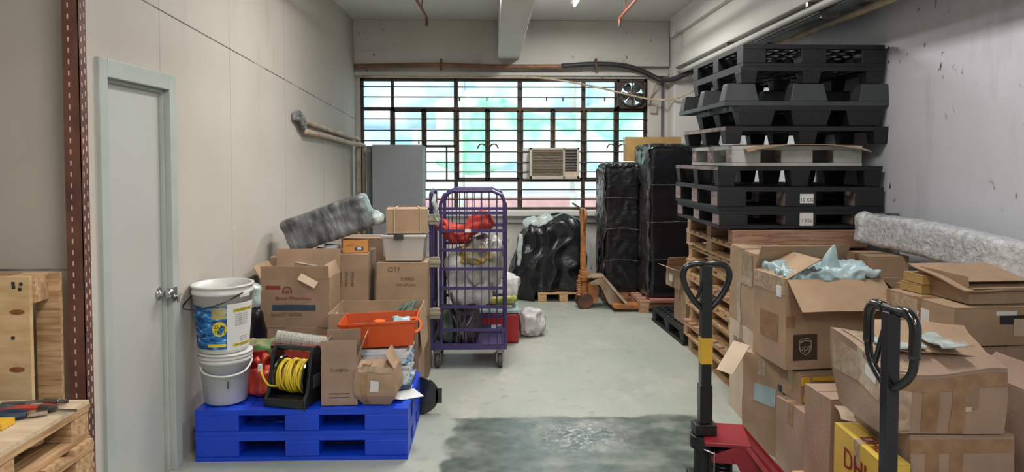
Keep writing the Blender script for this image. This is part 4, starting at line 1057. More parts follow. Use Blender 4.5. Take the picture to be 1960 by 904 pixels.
# contents
tz = tray+.022
cc = Vector((gx0, 5.46, 0))
def stuff(name, label, cat, m_, dims, off, **k):
    rot = k.pop('rot', None); mb, g_ = soft(*dims, **k); o = mb.build(name, m_, None, warp=g_, smooth=True, loc=cc+Vector(off), rot=rot); return tag(o, label, cat)
stuff('green_bag', 'dull green bag at the bottom left of the roll cage', 'bag', 'green_junk', (.14, .3, .27, .05), (.12, .25, tz), n=12, amp=.03, f=9, seed=1, fold=.01)
stuff('black_bag', 'black bag at the bottom of the roll cage beneath the sacks', 'bag', 'dark_junk', (.20, .36, .28, .05), (.27, .25, tz), n=14, amp=.04, f=9, seed=2, fold=.012)
q = MB(); q.tube([(.16, .08, tz+.02), (.26, .04, tz+.12), (.34, .035, tz+.25)], .009, 6, 4); q.tube([(.2, .06, tz+.28), (.17, .035, tz+.42)], .012, 6)
for k in range(4): q.tube([(.2+k*.03, .05, tz+.02), (.22+k*.02, .035, tz+.14), (.18+k*.05, .05, tz+.24)], .006, 6, 3)
o = q.build('hand_tools', 'steel', None, loc=cc); tag(o, 'thin metal rods leaning at the bottom of the roll cage', 'rods')
stuff('white_sack', 'large white plastic sack filling the middle of the roll cage', 'sack', 'sack', (.36, .38, .46, .12), (.29, .26, tz+.27), n=20, amp=.05, f=4, seed=5, fold=.02, ff=(8, 8, 3))
stuff('clear_bag', 'clear bag of yellow netting in the upper right of the roll cage', 'bag', 'sack_clear', (.28, .34, .38, .1), (.42, .26, tz+.44), n=18, amp=.05, f=7, seed=6, fold=.02, ff=(14, 14, 6))
stuff('yellow_netting', 'folded yellow netting pressed on top of the clear bag in the cage', 'netting', 'yellow_net', (.26, .1, .13, .05), (.37, .085, tz+.64), n=14, amp=.03, f=14, seed=7, fold=.015, ff=(20, 20, 10))
stuff('red_jacket', 'crumpled red jacket lying on the sacks in the cage', 'jacket', 'red_cloth', (.42, .34, .13, .05), (.27, .22, tz+.80), n=22, amp=.03, f=8, seed=8, fold=.02, ff=(14, 14, 14), post=lambda q: Vector((q.x, q.y, q.z+.05*math.sin(q.x*16-.8)+.03*(q.x > .03)+.03)))
# cooler and things behind the cage
k0, k1 = at(903, 620, 6.2).x, at(995, 620, 6.2).x
t = thing('cooler_box', 'red cooler box with a pale lid behind the roll cage', 'cooler', ((k0+k1)/2, 6.38, 0)); kw = (k1-k0)/2
MB().bx(-kw*.97, kw*.97, -.16, .16, 0, .27).build('body', 'red_plastic', t, bevel=.02)
MB().bx(-kw, kw, -.17, .17, .272, .31).build('lid', 'film_blue', t, bevel=.012)
MB().bx(-kw*.7, kw*.7, -.13, .13, .31, .34).build('lid_top', 'tub', t, bevel=.01)
MB().bx(-.12, -.05, -.166, -.159, .07, .17).build('sticker', 'ink_blue', t); MB().bx(-.04, .05, -.166, -.159, .05, .17).build('sticker', 'paper_blue', t)
ck = Vector(((k0+k1)/2, 6.38, 0)); cc = ck
stuff('rice_sack', 'green and yellow printed sack lying on the red cooler', 'sack', 'bag_green', (.36, .28, .08, .035), (.02, 0, .342), n=14, amp=.015, f=7, seed=3, fold=.006)
stuff('white_sack', 'rumpled white sack slumped over the green printed sack on the cooler', 'sack', 'sack', (.36, .26, .19, .08), (.0, .03, .425), n=18, amp=.05, f=6, seed=4, fold=.015, rot=(0, R(12), 0))
stuff('white_sack', 'tied white sack on the floor to the right of the red cooler', 'sack', 'sack', (.25, .24, .24, .1), (.33, .16, 0), n=18, amp=.04, f=7, seed=11, fold=.02, ff=(18, 18, 5))

# ------------------------------------------------------------------ back of the room
Yq = 8.0
q0 = at(1030, 570, Yq).x; q1 = at(1128, 570, Yq).x
wood_pallet('pale wooden pallet under the black covered heap by the window wall', ((q0+q1)/2, Yq+.3, 0), q1-q0, .58, 0, .11, m='wood', n=5, group=None)
hb0, hb1 = at(978, 500, Yq).x, at(1126, 500, Yq).x; hz_ = at(1050, 415, Yq).z
t = thing('covered_heap', 'heap under glossy black plastic sheeting on the pallet below the window', 'heap', ((hb0+hb1)/2, 8.32, .0)); hw = hb1-hb0
def heap(q):
    k = max(0, min(1, q.z/.9)); q = Vector(q)
    if q.x < 0: q.x *= 1-.42*k**2
    q.x += .0
    q.z += .05*math.sin(q.x*9)
    if q.x > -.17: q.z = max(q.z, .125)
    return q
softobj('black_sheeting', 'wrap_black', t, (hw, .56, hz_-.05, .13), n=60, amp=.035, f=4, seed=6, fold=.02, ff=(5, 5, 4), post=heap)
softobj('clear_film', 'film', t, (.34, .3, .13, .06), n=14, amp=.04, f=8, seed=2, fold=.015, loc=(-.1, -.06, hz_-.15), rot=(0, R(-12), 0))
softobj('loose_film', 'film', t, (.05, .03, .36, .012), n=12, amp=.02, f=9, seed=3, loc=(-hw*.40, -.285, .42), rot=(0, R(4), 0))
# wrapped pallet loads
s10, s11 = at(1160, 400, 7.85).x, at(1226, 400, 7.85).x; z10, z11 = .13, at(1190, 318, 7.85).z
def load(label, x0, x1, y0, y1, z0, z1, seed, top=.06):
    t = thing('wrapped_pallet_load', label, 'wrapped load', ((x0+x1)/2, (y0+y1)/2, z0)); w_, d = x1-x0, y1-y0
    mb, g_ = soft(w_, d, z1-z0, .035, 44, .012, 3, seed, fold=.003, ff=(9, 9, 16)); mb.build('black_wrap', 'wrap_black', t, warp=g_, smooth=True)
    n = int((z1-z0)/.42)
    for k in range(1, n+1):
        z_ = k*(z1-z0)/(n+1); q = MB(); 
        q.tube([(-w_/2-.005, -d/2-.006, z_), (0, -d/2-.016, z_+.015*math.sin(k)), (w_/2+.005, -d/2-.006, z_-.01)], .006, 6, 4); q.build('film_ridge', 'wrap_sheen', t, smooth=True)
    mb, g_ = soft(.03, d*.98, z1-z0-.04, .012, 24, .03, 9, seed+3, fold=.01, ff=(10, 12, 5)); mb.build('clear_film', 'wrap_sheen', t, warp=g_, smooth=True, loc=(-w_/2-.012, 0, .01))
    mb, g_ = soft(w_*1.0, d*.98, top, .03, 34, .02, 9, seed+5, fold=.014, ff=(24, 8, 10)); mb.build('gathered_film', 'wrap_black', t, warp=g_, smooth=True, loc=(0, 0, z1-z0-top*.6))
    return t
load('shorter black-wrapped pallet load carrying the yellow-brown box', s10, s11-.0, 7.9, 8.45, .135, z11, 1)
s20, s21 = at(1246, 400, 7.42).x, at(1246, 400, 7.42).x+.75; z21 = at(1270, 282, 7.42).z
load('taller black-wrapped pallet load beside the pallet stack', s20, s21, 7.45, 8.2, .155, z21, 4, .08)
wood_pallet('worn wooden pallet under the taller black-wrapped load', ((at(1225, 600, 7.4).x+s21)/2, 7.4+.42, 0), s21-at(1225, 600, 7.4).x, .84, 0, .13, m='wood_pink', n=6, group=None)
o = MB().bx(0, .7, 0, .3, 0, .022).build('red_board', 'red_mat', None, loc=(s20, 7.38, .131)); tag(o, 'faded red board lying at the edge of the worn pallet', 'board')
e0 = at(1200, 290, 8.24).x; ez0 = z11+.05; ez1 = at(1204, 263, 8.24).z
carton('yellow-brown box on top of the shorter black-wrapped load', (e0+.32, 8.36, ez0), .64, .23, ez1-ez0, 0, 'card_yellow', seed=31)
# extra wooden skid hidden under the shorter load
wood_pallet('wooden pallet under the shorter black-wrapped load', ((s10+s11+.05)/2+.01, 8.19, 0), s11+.05-s10, .5, 0, .13, m='wood_pink', n=4, group=None)

# ------------------------------------------------------------------ pallet jacks (local +x = forks)
def pallet_jack(label, loc, yaw, steer, fm, pm, hm, grip, style='D', hz_=1.15, forklen=1.1, gripm=None, plate=None, decals=False, fork_l=None, lean=0, ls=1.0, sw=(.048, .05)):
    t = thing('pallet_jack', label, 'pallet jack', loc, yaw)
    # forks and A frame
    for s in (-1, 1):
        q = MB(); y = s*.19
        P = [(.30, .035), (.30+forklen*.93, .035), (.30+forklen, .055), (.30+forklen, .07), (.30+forklen*.97, .085), (.26, .085), (.26, .05)]
        q.prism(P, .14, (0, y, 0), Matrix(((1, 0, 0), (0, 0, 1), (0, 1, 0))))
        q.build('fork', fm, t, bevel=.004)
        MB().cyl((.2+forklen, y-.04, .036), (.2+forklen, y+.04, .036), .035, 16).build('fork_roller', 'rubber', t)
    q = MB()
    q.prism([(.03, .30), (.16, .36), (.20, .36), (.44, .085), (.30, .06), (.24, .06), (.14, .27), (.03, .27)], .016, (0, .12, 0), Matrix(((1, 0, 0), (0, 0, 1), (0, 1, 0))))
    q.prism([(.03, .30), (.16, .36), (.20, .36), (.44, .085), (.30, .06), (.24, .06), (.14, .27), (.03, .27)], .016, (0, -.12, 0), Matrix(((1, 0, 0), (0, 0, 1), (0, 1, 0))))
    q.bx(.0, .20, -.13, .13, .345, .362)
    q.bar((.19, 0, .355), (.40, 0, .09), .36, .014, (0, 1, 0)) if False else q._add([Vector(p) for p in ((.19, -.128, .36), (.19, .128, .36), (.42, .26, .09), (.42, -.26, .09), (.17, -.128, .35), (.17, .128, .35), (.40, .26, .08), (.40, -.26, .08))], [(0,3,2,1), (4,5,6,7), (0,1,5,4), (2,3,7,6), (0,4,7,3), (1,2,6,5)])
    q.build('fork_frame', plate or fm, t, bevel=.003)
    # steer group
    st = bpy.data.objects.new('handle_assembly', None)
    rs = Matrix.Rotation(R(steer), 3, 'Z'); up = rs @ Vector((0, 0, 1))
    def P3(x, y, z): return rs @ Vector((x, y, z))
    q = MB(); q.cyl(P3(-.02, 0, .10), P3(-.02, 0, .34), .045, 18); q.cyl(P3(-.02, 0, .30), P3(-.02, 0, .36), .065, 18); q.box(P3(-.02, 0, .39), (.085, .10, .05), rs); q.box(P3(-.02, 0, .15), (.12, .13, .05), rs)
    q.bx(.02, .13, -.06, .06, .07, .29); q.build('pump', pm, t, bevel=.004)
    q = MB()
    for k in range(9): q.tube([P3(-.09+.028*math.cos(a*PI/4), -.07+.028*math.sin(a*PI/4), .16+k*.019) for a in range(8)], .005, 5, 0, True)
    q.cyl(P3(-.09, -.07, .14), P3(-.09, -.07, .36), .015, 10); q.build('spring', pm, t)
    for s in (-1, 1):
        w_ = MB(); w_.lathe([(.001, -.025), (.075, -.025), (.085, -.018), (.085, .018), (.075, .025), (.001, .025)], 28, P3(-.02, s*.06, .085), rs @ Matrix.Rotation(PI/2, 3, 'X')); w_.build('steer_wheel', 'rubber' if pm != 'jack_orange' else 'rust', t)
    # handle shaft: flat bar in the plane local y of the steered frame
    zb0 = .42; zs_ = hz_-.24
    q = MB(); q.bx(0, 0, 0, 0, 0, 0) if False else None
    lx = lambda z_: -.03-lean*(z_-.42)
    V = [(-.022, -.045, zb0), (.03, -.045, zb0), (.03, .035, zb0), (-.022, .035, zb0)]
    q.box(P3(lx((zb0+.62)/2), 0, (zb0+.60)/2), (.052, .058, .60-zb0), rs)
    a_, b_ = P3(lx(.55), 0, .55), P3(lx(hz_-.02), 0, hz_-.006); q.box((a_+b_)/2, ((b_-a_).length, *sw), Matrix((((b_-a_).normalized()), rs @ Vector((0, 1, 0)), (b_-a_).normalized().cross(rs @ Vector((0, 1, 0))))).transposed())
    sh = q.build('handle_shaft', hm, t, bevel=.004)
    if decals:
        MB().box(P3(lx(.83), -.0265, .83) if False else P3(lx(.76)-.0, 0, .76), (.054, .052, .12), rs).build('yellow_band', 'jack_yellow', t)
    q = MB(); L = lx(hz_)
    if style == 'D':   # heart-shaped loop
        pts = [(0, .0, hz_-.235), (0, -.055, hz_-.19), (0, -.10, hz_-.12), (0, -.118, hz_-.055), (0, -.095, hz_-.012), (0, -.045, hz_), (0, .0, hz_-.004), (0, .045, hz_), (0, .095, hz_-.012), (0, .118, hz_-.055), (0, .10, hz_-.12), (0, .055, hz_-.19)]
        q.tube([P3(L, y*ls, hz_+(z_-hz_)*ls) for _, y, z_ in pts], .0145, 10, 4, True)
    else:              # rounded rectangle, tapering to the shaft
        pts = [(0, 0, hz_-.27), (0, -.05, hz_-.25), (0, -.105, hz_-.19), (0, -.115, hz_-.10), (0, -.112, hz_-.03), (0, -.085, hz_), (0, 0, hz_), (0, .085, hz_), (0, .112, hz_-.03), (0, .115, hz_-.10), (0, .105, hz_-.19), (0, .05, hz_-.25)]
        q.tube([P3(L, y*ls, hz_+(z_-hz_)*ls) for _, y, z_ in pts], .0115, 10, 5, True)
    q.build('handle_loop', hm, t, smooth=True)
    if grip:
        for s in (-1, 1):
            q = MB(); q.tube([P3(L, s*y*ls, hz_+(z_-hz_)*ls) for y, z_ in ((.113, hz_-.14), (.115, hz_-.08), (.112, hz_-.03), (.085, hz_+.0), (.04, hz_))], .015, 12, 4); q.build('rubber_grip', 'black_grip', t, smooth=True)
    q = MB(); q.tube([P3(L-.01, .01, hz_-.05), P3(L-.012, .025, hz_-.10), P3(L-.012, .045, hz_-.16)], .008, 7, 4); q.build('release_lever', gripm or hm, t, smooth=True)
    return t, P3, lx
hy = 3.25
hx = at(1346, 700, hy).x
hzt = at(1352, 503, hy).z
t, P3, lx = pallet_jack('red pallet jack with upright black handle standing in the aisle', (hx+.0, hy, 0), -12, 102, 'jack_red', 'black_grease', 'black_paint', False, 'D', hzt, .95, decals=True, ls=.93)
MB().box((.04, -.14, .26), (.002, .01, .13), None).box((.02, -.14, .325), (.05, .01, .002), Matrix.Rotation(R(20), 3, 'Y')).build('paper_tag', 'paper', t)
ny = 1.9
pallet_jack('black-handled pallet jack nearest the camera with rubber grips', (at(1720, 800, ny).x, ny, 0), -6, 14, 'jack_red', 'black_grease', 'black_paint', True, 'R', 1.235, .95, ls=.80, sw=(.030, .040))
jo = thing('x3', 'x', 'x'); bpy.data.objects.remove(jo)
pallet_jack('old orange pallet jack with forks under the black-wrapped loads', (at(1121, 590, 7.7).x, 7.72, 0), 0, 8, 'jack_orange', 'jack_orange', 'jack_orange', False, 'D', 1.09, .95, plate='jack_worn')

# ------------------------------------------------------------------ right side boxes
plastic_pallet('black plastic pallet on the floor behind the tall stack', (2.06, 6.62, 0), .82, 1.0, .14, 3, 'black_plastic', 'runner', None, leg=(.1, .12))
carton('pale brown box standing on the black floor pallet', (1.88, 6.42, .142), .3, .34, .30, 3, 'card', seed=41, name='cardboard_box')
t, g = carton('small torn open box on top of the pale brown box behind the stack', (1.84, 6.50, .450), .32, .34, .17, 8, 'card', 'open', {'left': (160, .08), 'front': (120, .08), 'back': (60, .1)}, amp=.012, seed=42)
decal(t, g, 'shipping_label', 'label', (-.1615, .05, .08), (.001, .08, .07), (1, 3, 3))

# box B (taped, behind) and below
Yt = 4.17
t, g = carton('brown box with taped crumpled corner behind the open shipping box', (1.83, Yt+.22, .60), .50, .44, .47, 0, 'card', seed=51, amp=.012, tape='clear_tape')
decal(t, g, 'tape', 'clear_tape', (-.2525, -.08, .36), (.0015, .2, .2)); decal(t, g, 'tape', 'clear_tape', (-.2525, .05, .15), (.0015, .06, .3))
q = MB(); q.box((.08, -.05, .485), (.24, .22, .004), Matrix.Rotation(R(8), 3, 'Y') @ Matrix.Rotation(R(12), 3, 'Z'), 5); q.build('loose_flap', 'card', t)
t, g = carton('printed brown box beneath the taped box behind the open shipping box', (1.83, Yt+.23, 0), .5, .42, .592, 0, 'card_pale', seed=52, amp=.006)
for k in range(2): lettering(t, g, 'TELESCOPE', .05, T(-.2525, 0, .48-k*.07) @ LEFTF, 'ink_faded')

# C: taped carton carrying the left of the shipping box
t, g = carton('brown box with blue-white label supporting the open shipping box', (1.63, 3.93, 0), .27, .28, .535, 28, 'card', seed=53, amp=.010, f=5, tape='clear_tape')
decal(t, g, 'shipping_label', 'film_blue', (-.1365, -.02, .33), (.001, .15, .10), (1, 4, 3))
q = MB(); q.box((-.235, .12, .52), (.20, .12, .004), Matrix.Rotation(R(-48), 3, 'Y'), (5, 5, 1)); q.build('torn_flap', 'card_pale', t)
# E, D, F
t, g = carton('brown box on the floor below the yellow-edged box', (1.685, 3.56, 0), .30, .30, .375, 6, 'card_pink', seed=54, amp=.006)
t, g = carton('brown box showing yellow contents, wedged under the shipping box', (1.74, 3.66, .384), .32, .22, .145, 4, 'card', seed=55, amp=.006)
q = MB(); q.bx(-.16, -.12, -.118, -.106, .095, .14).bx(-.10, .16, -.116, -.106, .12, .14).bx(-.15, -.13, -.116, -.106, .01, .05); q.build('yellow_packing', 'tool_yellow', t)
o = MB().bx(0, .12, 0, .03, 0, .03).build('blue_roll', 'ink_blue', None, loc=(1.56, 3.74, .385)); tag(o, 'small dark blue block peeking out beside the yellow-edged box', 'block')
t, g = carton('tall narrow brown box with a curled torn top flap', (1.655, 3.21, .127), .29, .22, .435, 4, 'card_pink', seed=56, amp=.006, tape=None)
q = MB(); q.box((0, -.14, .40), (.26, .12, .004), Matrix.Rotation(R(28), 3, 'X'), (8, 4, 1)); q.build('curled_flap', 'card_pale', t, warp=wob(.02, 9, 2))
# shipping box
sx, sy, szb = 1.765, 3.80, .547
t, g = carton('large open shipping box with dark square emblem, one flap folded out', (sx+.01, sy, szb), .54, .36, .47, 6, 'card', 'open', {'front': (222, .20), 'left': (28, .22), 'right': (222, .16), 'back': (60, .16)}, amp=.005, seed=57, tape=None)
ex = -.27+.11
decal(t, g, 'emblem_panel', 'ink', (ex, -.1815, .115), (.135, .001, .135))
M['brown_dark'] = mat('brown_dark', '#3d3028', .6, var=.08); [setattr(c.data.materials, '__len__', None) if False else None for c in t.children]
for c in t.children:
    if c.name.startswith('emblem_panel'): c.data.materials[0] = M['brown_dark']
mat('tan_print', '#a08d78', .6, var=.05)
q = MB(); S = [(-.033, .035), (-.02, .044), (0, .047), (.02, .044), (.033, .035), (.033, -.005), (.028, -.02), (0, -.042), (-.028, -.02), (-.033, -.005)]
q.tube([(ex+x, -.184, .115+y) for x, y in S], .0022, 5, 0, True); q.build('shield_outline', 'tan_print', t, warp=g)
q = MB(); q.tube([(ex+x, -.184, .115+y) for x, y in ((-.03, .024), (-.01, .034), (.012, .034), (.03, .028))], .0035, 5, 3); q.build('shield_swoosh', 'tan_print', t, warp=g)
lettering(t, g, 'ups', .05, T(ex, -.184, .113) @ FRONT, 'tan_print')
decal(t, g, 'tape', 'clear_tape', (-.2725, 0, .43), (.0015, .34, .09)); decal(t, g, 'tape', 'tape', (-.2725, .0, .2), (.0012, .2, .14))
decal(t, g, 'shipping_label', 'label', (-.2735, -.11, .40), (.001, .05, .06)); decal(t, g, 'tape', 'tape', (-.245, -.1815, .25), (.05, .001, .06))
o, g_ = soft(.50, .32, .07, .03, 40, .03, 6, 9, fold=.02, ff=(16, 16, 12)); o = o.build('plastic_film', 'film_blue', None, warp=g_, smooth=True, loc=(sx+.02, sy-.02, szb+.445), rot=(0, 0, R(6))); tag(o, 'crumpled pale blue plastic film spilling from the shipping box', 'plastic film')
q = MB(); q.lathe([(.07, -.06), (.06, 0), (.042, .06), (.02, .11), (.002, .135)], 14); q.build('film_peak', 'film_blue', o, warp=lambda p: Vector((p.x+p.z*.1+.012*math.sin(p.z*60), p.y*.5, p.z)), loc=(.03, -.05, .06), smooth=True)
o, g_ = soft(.49, .32, .40, .02, 6, .004, 8, 9); o = o.build('packed_goods', 'card_inner', None, warp=g_, loc=(sx+.01, sy, szb+.008), rot=(0, 0, R(6))); tag(o, 'packed goods filling the inside of the open shipping box', 'goods')

wood_pallet('wooden pallet hidden under the boxes nearest the camera', (1.76, 2.93, 0), .60, .84, 0, .125, n=5, group=None)
# yellow courier box (flat, on edge)
t, g = carton('yellow courier box with red lettering standing on edge at the front', (1.52, 2.76, .127), .10, .42, .375, -3, 'dhl', seed=58, tape='clear_tape', amp=.003, name='yellow_box')
q = MB(); text(q, 'DHL', .075, T(0, -.03, .384) @ Matrix.Rotation(-PI/2, 4, 'Z') @ Matrix.Shear('XZ', 4, (.0, 0))); q.build('lettering', 'jack_red', t)
q = MB(); text(q, 'DHL', .12, T(-.0525, .0, .27) @ LEFTF); q.build('lettering', 'jack_red', t)
# big taped bundle: lower and upper cartons
HY = 2.6
t, g = carton('large lower taped carton under the bulging tape-wrapped box', (1.80, HY+.22, .127), .40, .42, .458, 0, 'card_pink', seed=59, amp=.008, tape=None)
for x in (-.12, -.03): decal(t, g, 'tape', 'tape', (x, -.2115, .23), (.05, .001, .44), (1, 1, 8))
decal(t, g, 'tape', 'tape', (0, -.2115, .42), (.40, .001, .05), (8, 1, 1))
def sag(q):
    k = max(0, q.z/.3); q = Vector(q); q.z += k*(.10*(q.y+.18)/.37+.015*math.sin(q.x*9)); q.x += -.05*k*(q.y > 0)*(q.y/.2); return q
t, g = carton('bulging tape-wrapped box with collapsed top behind the near jack handle', (1.725, HY+.19, .597), .465, .37, .24, -2, 'card_pink', seed=60, amp=.018, f=5, tape='clear_tape', extra=sag, n=14)
for x, m_ in ((-.16, 'clear_tape'), (-.06, 'tape'), (.05, 'tape')): decal(t, g, 'tape', m_, (x, -.1875, .12), (.06, .0012, .22), (2, 1, 6))
decal(t, g, 'tape', 'tape', (.0, -.188, .205), (.46, .0012, .05), (10, 1, 1)); decal(t, g, 'tape', 'clear_tape', (-.15, .0, .248), (.1, .34, .0015), (3, 8, 1)); decal(t, g, 'tape', 'clear_tape', (-.2345, 0, .17), (.0015, .34, .1), (1, 8, 3))
decal(t, g, 'shipping_label', 'label', (-.236, -.09, .19), (.0012, .09, .04), (1, 3, 2)); decal(t, g, 'torn_patch', 'card_pale', (.09, -.189, .10), (.025, .001, .018))
decal(t, g, 'torn_patch', 'card_dark', (.10, -.1878, .14), (.06, .001, .08))
q = MB(); q.box((.05, .03, .315), (.40, .24, .004), Matrix.Rotation(R(15), 3, 'X') @ Matrix.Rotation(R(-8), 3, 'Z'), 8); q.build('loose_flap', 'card', t, warp=wob(.02, 7, 4))
for i, (dx, dy, sz) in enumerate(((-.08, .02, .16), (.06, -.1, .1))):
    o_ = softobj('film_scrap', 'film', t, (sz, .2, .012, .005), n=10, amp=.012, f=16, seed=i, loc=(dx, dy*.5, .30+.02*i))
# right supports
t, g = carton('dark open box at the right edge beneath the long box', (2.36, 3.28, 0), .60, .44, .80, 0, 'card_pink', seed=61, amp=.006, tape=None)
t, g = carton('upright brown box at the right edge in front of the dark gap', (2.30, 2.80, 0), .44, .30, .74, 4, 'card_pink', 'open', {'front': (75, .08), 'left': (40, .12), 'right': (130, .1)}, seed=62, amp=.008)
decal(t, g, 'shipping_label', 'label', (-.12, -.1515, .73), (.04, .001, .06))
# long box I
t, g = carton('wide amber-taped box carrying the lidded box at the right', (2.36, 3.31, .812), .66, .48, .168, 4, 'card', seed=63, amp=.004, n=10)
decal(t, g, 'shipping_label', 'label', (-.331, -.02, .09), (.0015, .12, .08), (1, 3, 3)); decal(t, g, 'shipping_label', 'label', (-.08, -.2425, .145), (.1, .001, .02)); decal(t, g, 'shipping_label', 'card_pale', (0.0, -.2425, .08), (.09, .001, .08)); decal(t, g, 'black_sticker', 'ink', (-.05, -.2422, .115), (.12, .001, .04)); decal(t, g, 'tape', 'clear_tape', (-.3315, .1, .1), (.0012, .2, .13), (1, 3, 3))
# lidded box J
t, g = carton('shallow open box with wide lid flap on top of the amber-taped box', (2.40, 3.29, .990), .52, .34, .075, 4, 'card', 'open', {'front': (178, .02), 'back': (5, .33), 'left': (100, .05)}, seed=64, amp=.004, tape=None)
for ch in list(t.children):
    pass
# a wide flap sloping over it
q = MB(); q.box((-.02, .0, .10), (.56, .40, .005), Matrix.Rotation(R(9), 3, 'X'), (10, 8, 1)); q.build('lid', 'card', t, warp=wob(.012, 5, 7))
for k in range(2):
    carton(['small flat brown carton, lower of two beside the lidded box', 'small flat brown carton, upper of two beside the lidded box'][k], (2.125+.0*k, 3.43-.01*k, .99+k*.047), .10-.015*k, .15, .038, 8-6*k, 'card_yellow', seed=65+k, tape=None, amp=.001)
# M + N
t, g = carton('tall brown box filling the gap between stack and wall', (2.45, 4.36, 0), .46, .44, .925, 0, 'card', seed=67)
m0, m1 = at(1660, 510, 4.16).x, at(1732, 510, 4.16).x
carton('small neat brown box below the end of the bubble-wrapped slab', ((m0+m1)/2+.02, 4.30, .934), m1-m0+.02, .26, .12, 0, 'card', seed=68, amp=.001)
t, g = carton('plain brown box under the middle of the bubble-wrapped slab', (2.52, 3.80, 0), .38, .36, .93, 0, 'card', seed=69)
# bubble-wrapped slab
a_, b_ = Vector((2.50, 4.60, 1.075)), Vector((2.60, 2.6, 1.075))
t = thing('bubble_wrapped_panel', 'long silvery bubble-wrapped slab lying along the right wall', 'wrapped panel', (2.555, 3.62, 1.06), 0)
t.rotation_euler = (R(1.3), 0, R(6.5))
def curve(q): return Vector((q.x+.03*math.sin(q.y*2), q.y, q.z+.012*math.sin(q.y*3)))
mb, g_ = soft(.14, 1.95, .20, .03, 10, .006, 12, 3, fold=.004, ff=(20, 20, 20), post=curve)
mb = MB(); mb.box((0, 0, 0), (1, 1, 1), None, (6, 70, 10)); mb.build('slab', 'bubble', t, warp=g_, smooth=True)
softobj('film_end', 'bubble', t, (.13, .12, .22, .05), n=10, amp=.02, f=12, seed=2, loc=(-.0, .95, 0))
o = MB().box((0, 0, .64), (.20, .03, 1.28), None, (6, 1, 10)).build('foil_panel', 'wrap_grey', None, warp=wob(.004, 6, 3), loc=(2.64, 4.68, 0)); tag(o, 'grey film-wrapped panel standing against the right wall', 'panel')
t = MB().bx(0, .03, 0, .03, 0, .05).build('cola_can', 'red_plastic', None, loc=(2.155, 3.32, .99)); t.name = 'red_carton'; tag(t, 'small dark red carton beside the lidded box', 'box')

# ------------------------------------------------------------------ near left: pallets with tools, upright pallet
pxr = at(170, 765, 2.5)
PW, PD = 1.2, .9
ztop = pxr.z
n_ = 6; ph = ztop/n_
for i in range(n_):
    last = i == n_-1
    wood_pallet(['wooden pallet at the very bottom of the near left stack', 'second pallet up in the near left stack', 'third pallet up in the near left stack', 'fourth pallet up in the near left stack', 'pallet directly beneath the plywood-topped one at near left', 'plywood-topped pallet at near left carrying the hand tools'][i],
        (pxr.x-PW/2+(.0 if last else .02), 2.5-PD/2+(0 if last else -.01), i*ph), PW, PD, 0, ph-.001, m='wood', n=6, top='sheet' if last else 'planks', group=None, seed=i+40, jig=.003)
q = MB(); V = Vector((0, 0, ztop))
# upright pallet behind
ux = at(50, 600, 2.6).x; uz = at(20, 532, 2.6).z
t = thing('wooden_pallet', 'wooden pallet standing upright against the left return wall', 'pallet', (ux-.42, 2.62, 0))
for k in range(1): MB().bx(-.42, .42, 0, .018, 0, uz).build('face_board', 'plywood_upright', t)
for x in (-.36, 0, .385):
    for z0_, z1_ in ((0, .1), (uz/2-.06, uz/2+.06), (uz-.1, uz)): MB().bx(x-.045, x+.045, .018, .098, z0_, z1_).build('block', 'wood', t)
MB().bx(-.42, .47, .098, .114, uz-.1, uz).bx(-.42, .47, .098, .114, 0, .1).bx(.38, .47, .098, .114, .1, uz-.1).build('back_board', 'wood', t)
q = MB()
for (px, py) in ((18, 650), (18, 545), (33, 546), (19, 552), (31, 556)):
    p = at(px, py, 2.6); q.bx(p.x-t.location.x-.006, p.x-t.location.x+.006, -.002, 0, p.z-.006, p.z+.006)
q.build('nail_head', 'ink', t)
mat('knot', '#7a4a2a', .7, var=.3, scale=30)
for py in (600, 711):
    q = MB(); p = at(26, py, 2.6); q.prism([(p.x-t.location.x+.028*math.cos(a*PI/6), p.z+.010*math.sin(a*PI/6)) for a in range(12)], .002, (0, -.0005, 0), Matrix(((1, 0, 0), (0, 0, 1), (0, 1, 0)))); q.build('wood_knot', 'knot', t)
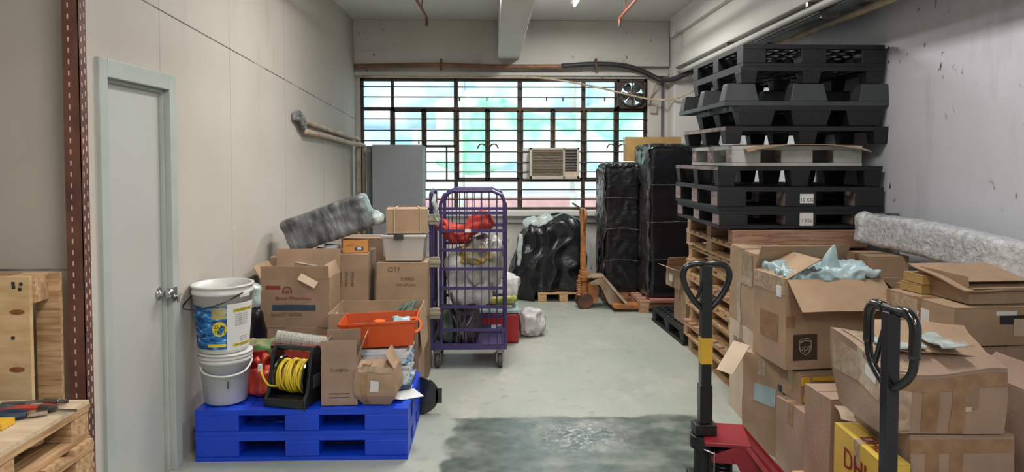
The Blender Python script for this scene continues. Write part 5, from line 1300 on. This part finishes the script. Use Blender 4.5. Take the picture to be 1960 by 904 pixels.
# tools on the plywood
def tz_(px, py):    # point on the plywood top
    v = CR @ Vector(((px-CX)/F, -(py-CY)/F, -1)); s_ = (ztop-CAMZ)/v.z; return Vector((v.x*s_, v.y*s_, ztop+.001))
def toolobj(name, label, cat, m_, parts, px, py, rz=0):
    t = thing(name, label, cat, tz_(px, py), rz)
    for nm, mm, mb in parts: mb.build(nm, mm, t)
    return t
toolobj('pliers', 'pliers with dark blue grips at the front of the tool pile', 'pliers', None,
 [('grip', 'tool_blue', MB().tube([(-.10, -.02, .012), (-.05, -.022, .014), (0, -.008, .012)], [.010, .012, .009], 10, 4)), ('grip', 'tool_blue', MB().tube([(-.10, .02, .012), (-.05, .024, .014), (0, .008, .012)], [.010, .012, .009], 10, 4)),
  ('jaw', 'chrome', MB().prism([(0, -.012), (.02, -.016), (.06, -.004), (.06, .004), (.02, .016), (0, .012)], .012, (0, 0, .012)))], 52, 800, 15)
toolobj('socket_wrench', 'shiny chrome socket at the right end of the tool pile', 'socket', None,
 [('socket', 'chrome', MB().cyl((-.035, 0, .014), (.015, 0, .014), .0135, 18)), ('drive', 'chrome', MB().cyl((.015, 0, .014), (.035, .003, .013), .010, 12)), ('knob', 'ac_dark', MB().cyl((.033, .003, .013), (.045, .006, .016), .006, 8))], 105, 778, -8)
toolobj('utility_knife', 'red-handled cutter lying across the tool pile', 'cutter', None,
 [('handle', 'tool_red', MB().prism([(-.09, -.015), (.06, -.02), (.085, .0), (.06, .018), (-.09, .017)], .016, (0, 0, .010))), ('blade', 'steel', MB().prism([(.0, .014), (-.12, .03), (-.12, .02), (0, .005)], .002, (-.0, 0, .012)))], 55, 789, 6)
toolobj('screwdriver', 'black and grey screwdriver in front of the chrome socket', 'screwdriver', None,
 [('handle', 'ac_dark', MB().tube([(-.06, 0, .013), (-.03, 0, .013), (0, 0, .012)], [.011, .013, .009], 10)), ('shank', 'steel', MB().bx(0, .07, -.006, .006, .006, .012))], 108, 791, -6)
toolobj('adjustable_spanner', 'dark grey adjustable spanner at the back of the tools', 'spanner', None,
 [('handle', 'rubber', MB().bx(-.08, .0, -.008, .008, .0, .012)), ('jaw', 'steel', MB().prism([(0, -.012), (.03, -.018), (.05, -.01), (.03, 0), (.05, .01), (.03, .018), (0, .012)], .010, (0, 0, .006)))], 52, 776, 8)
toolobj('screwdriver', 'thick grey handled screwdriver at the left of the tools', 'screwdriver', None,
 [('handle', 'grey_plastic', MB().tube([(-.06, 0, .013), (.0, 0, .014), (.03, 0, .01)], [.012, .014, .009], 10)), ('shank', 'steel', MB().cyl((.03, 0, .012), (.1, 0, .012), .004, 8))], 12, 790, 30)
o = MB().bx(-.1, .0, -.03, .03, 0, .02).build('yellow_block', 'tool_yellow', None, loc=tz_(17, 818), bevel=.001); tag(o, 'yellow block at the left frame edge on the plywood', 'block')
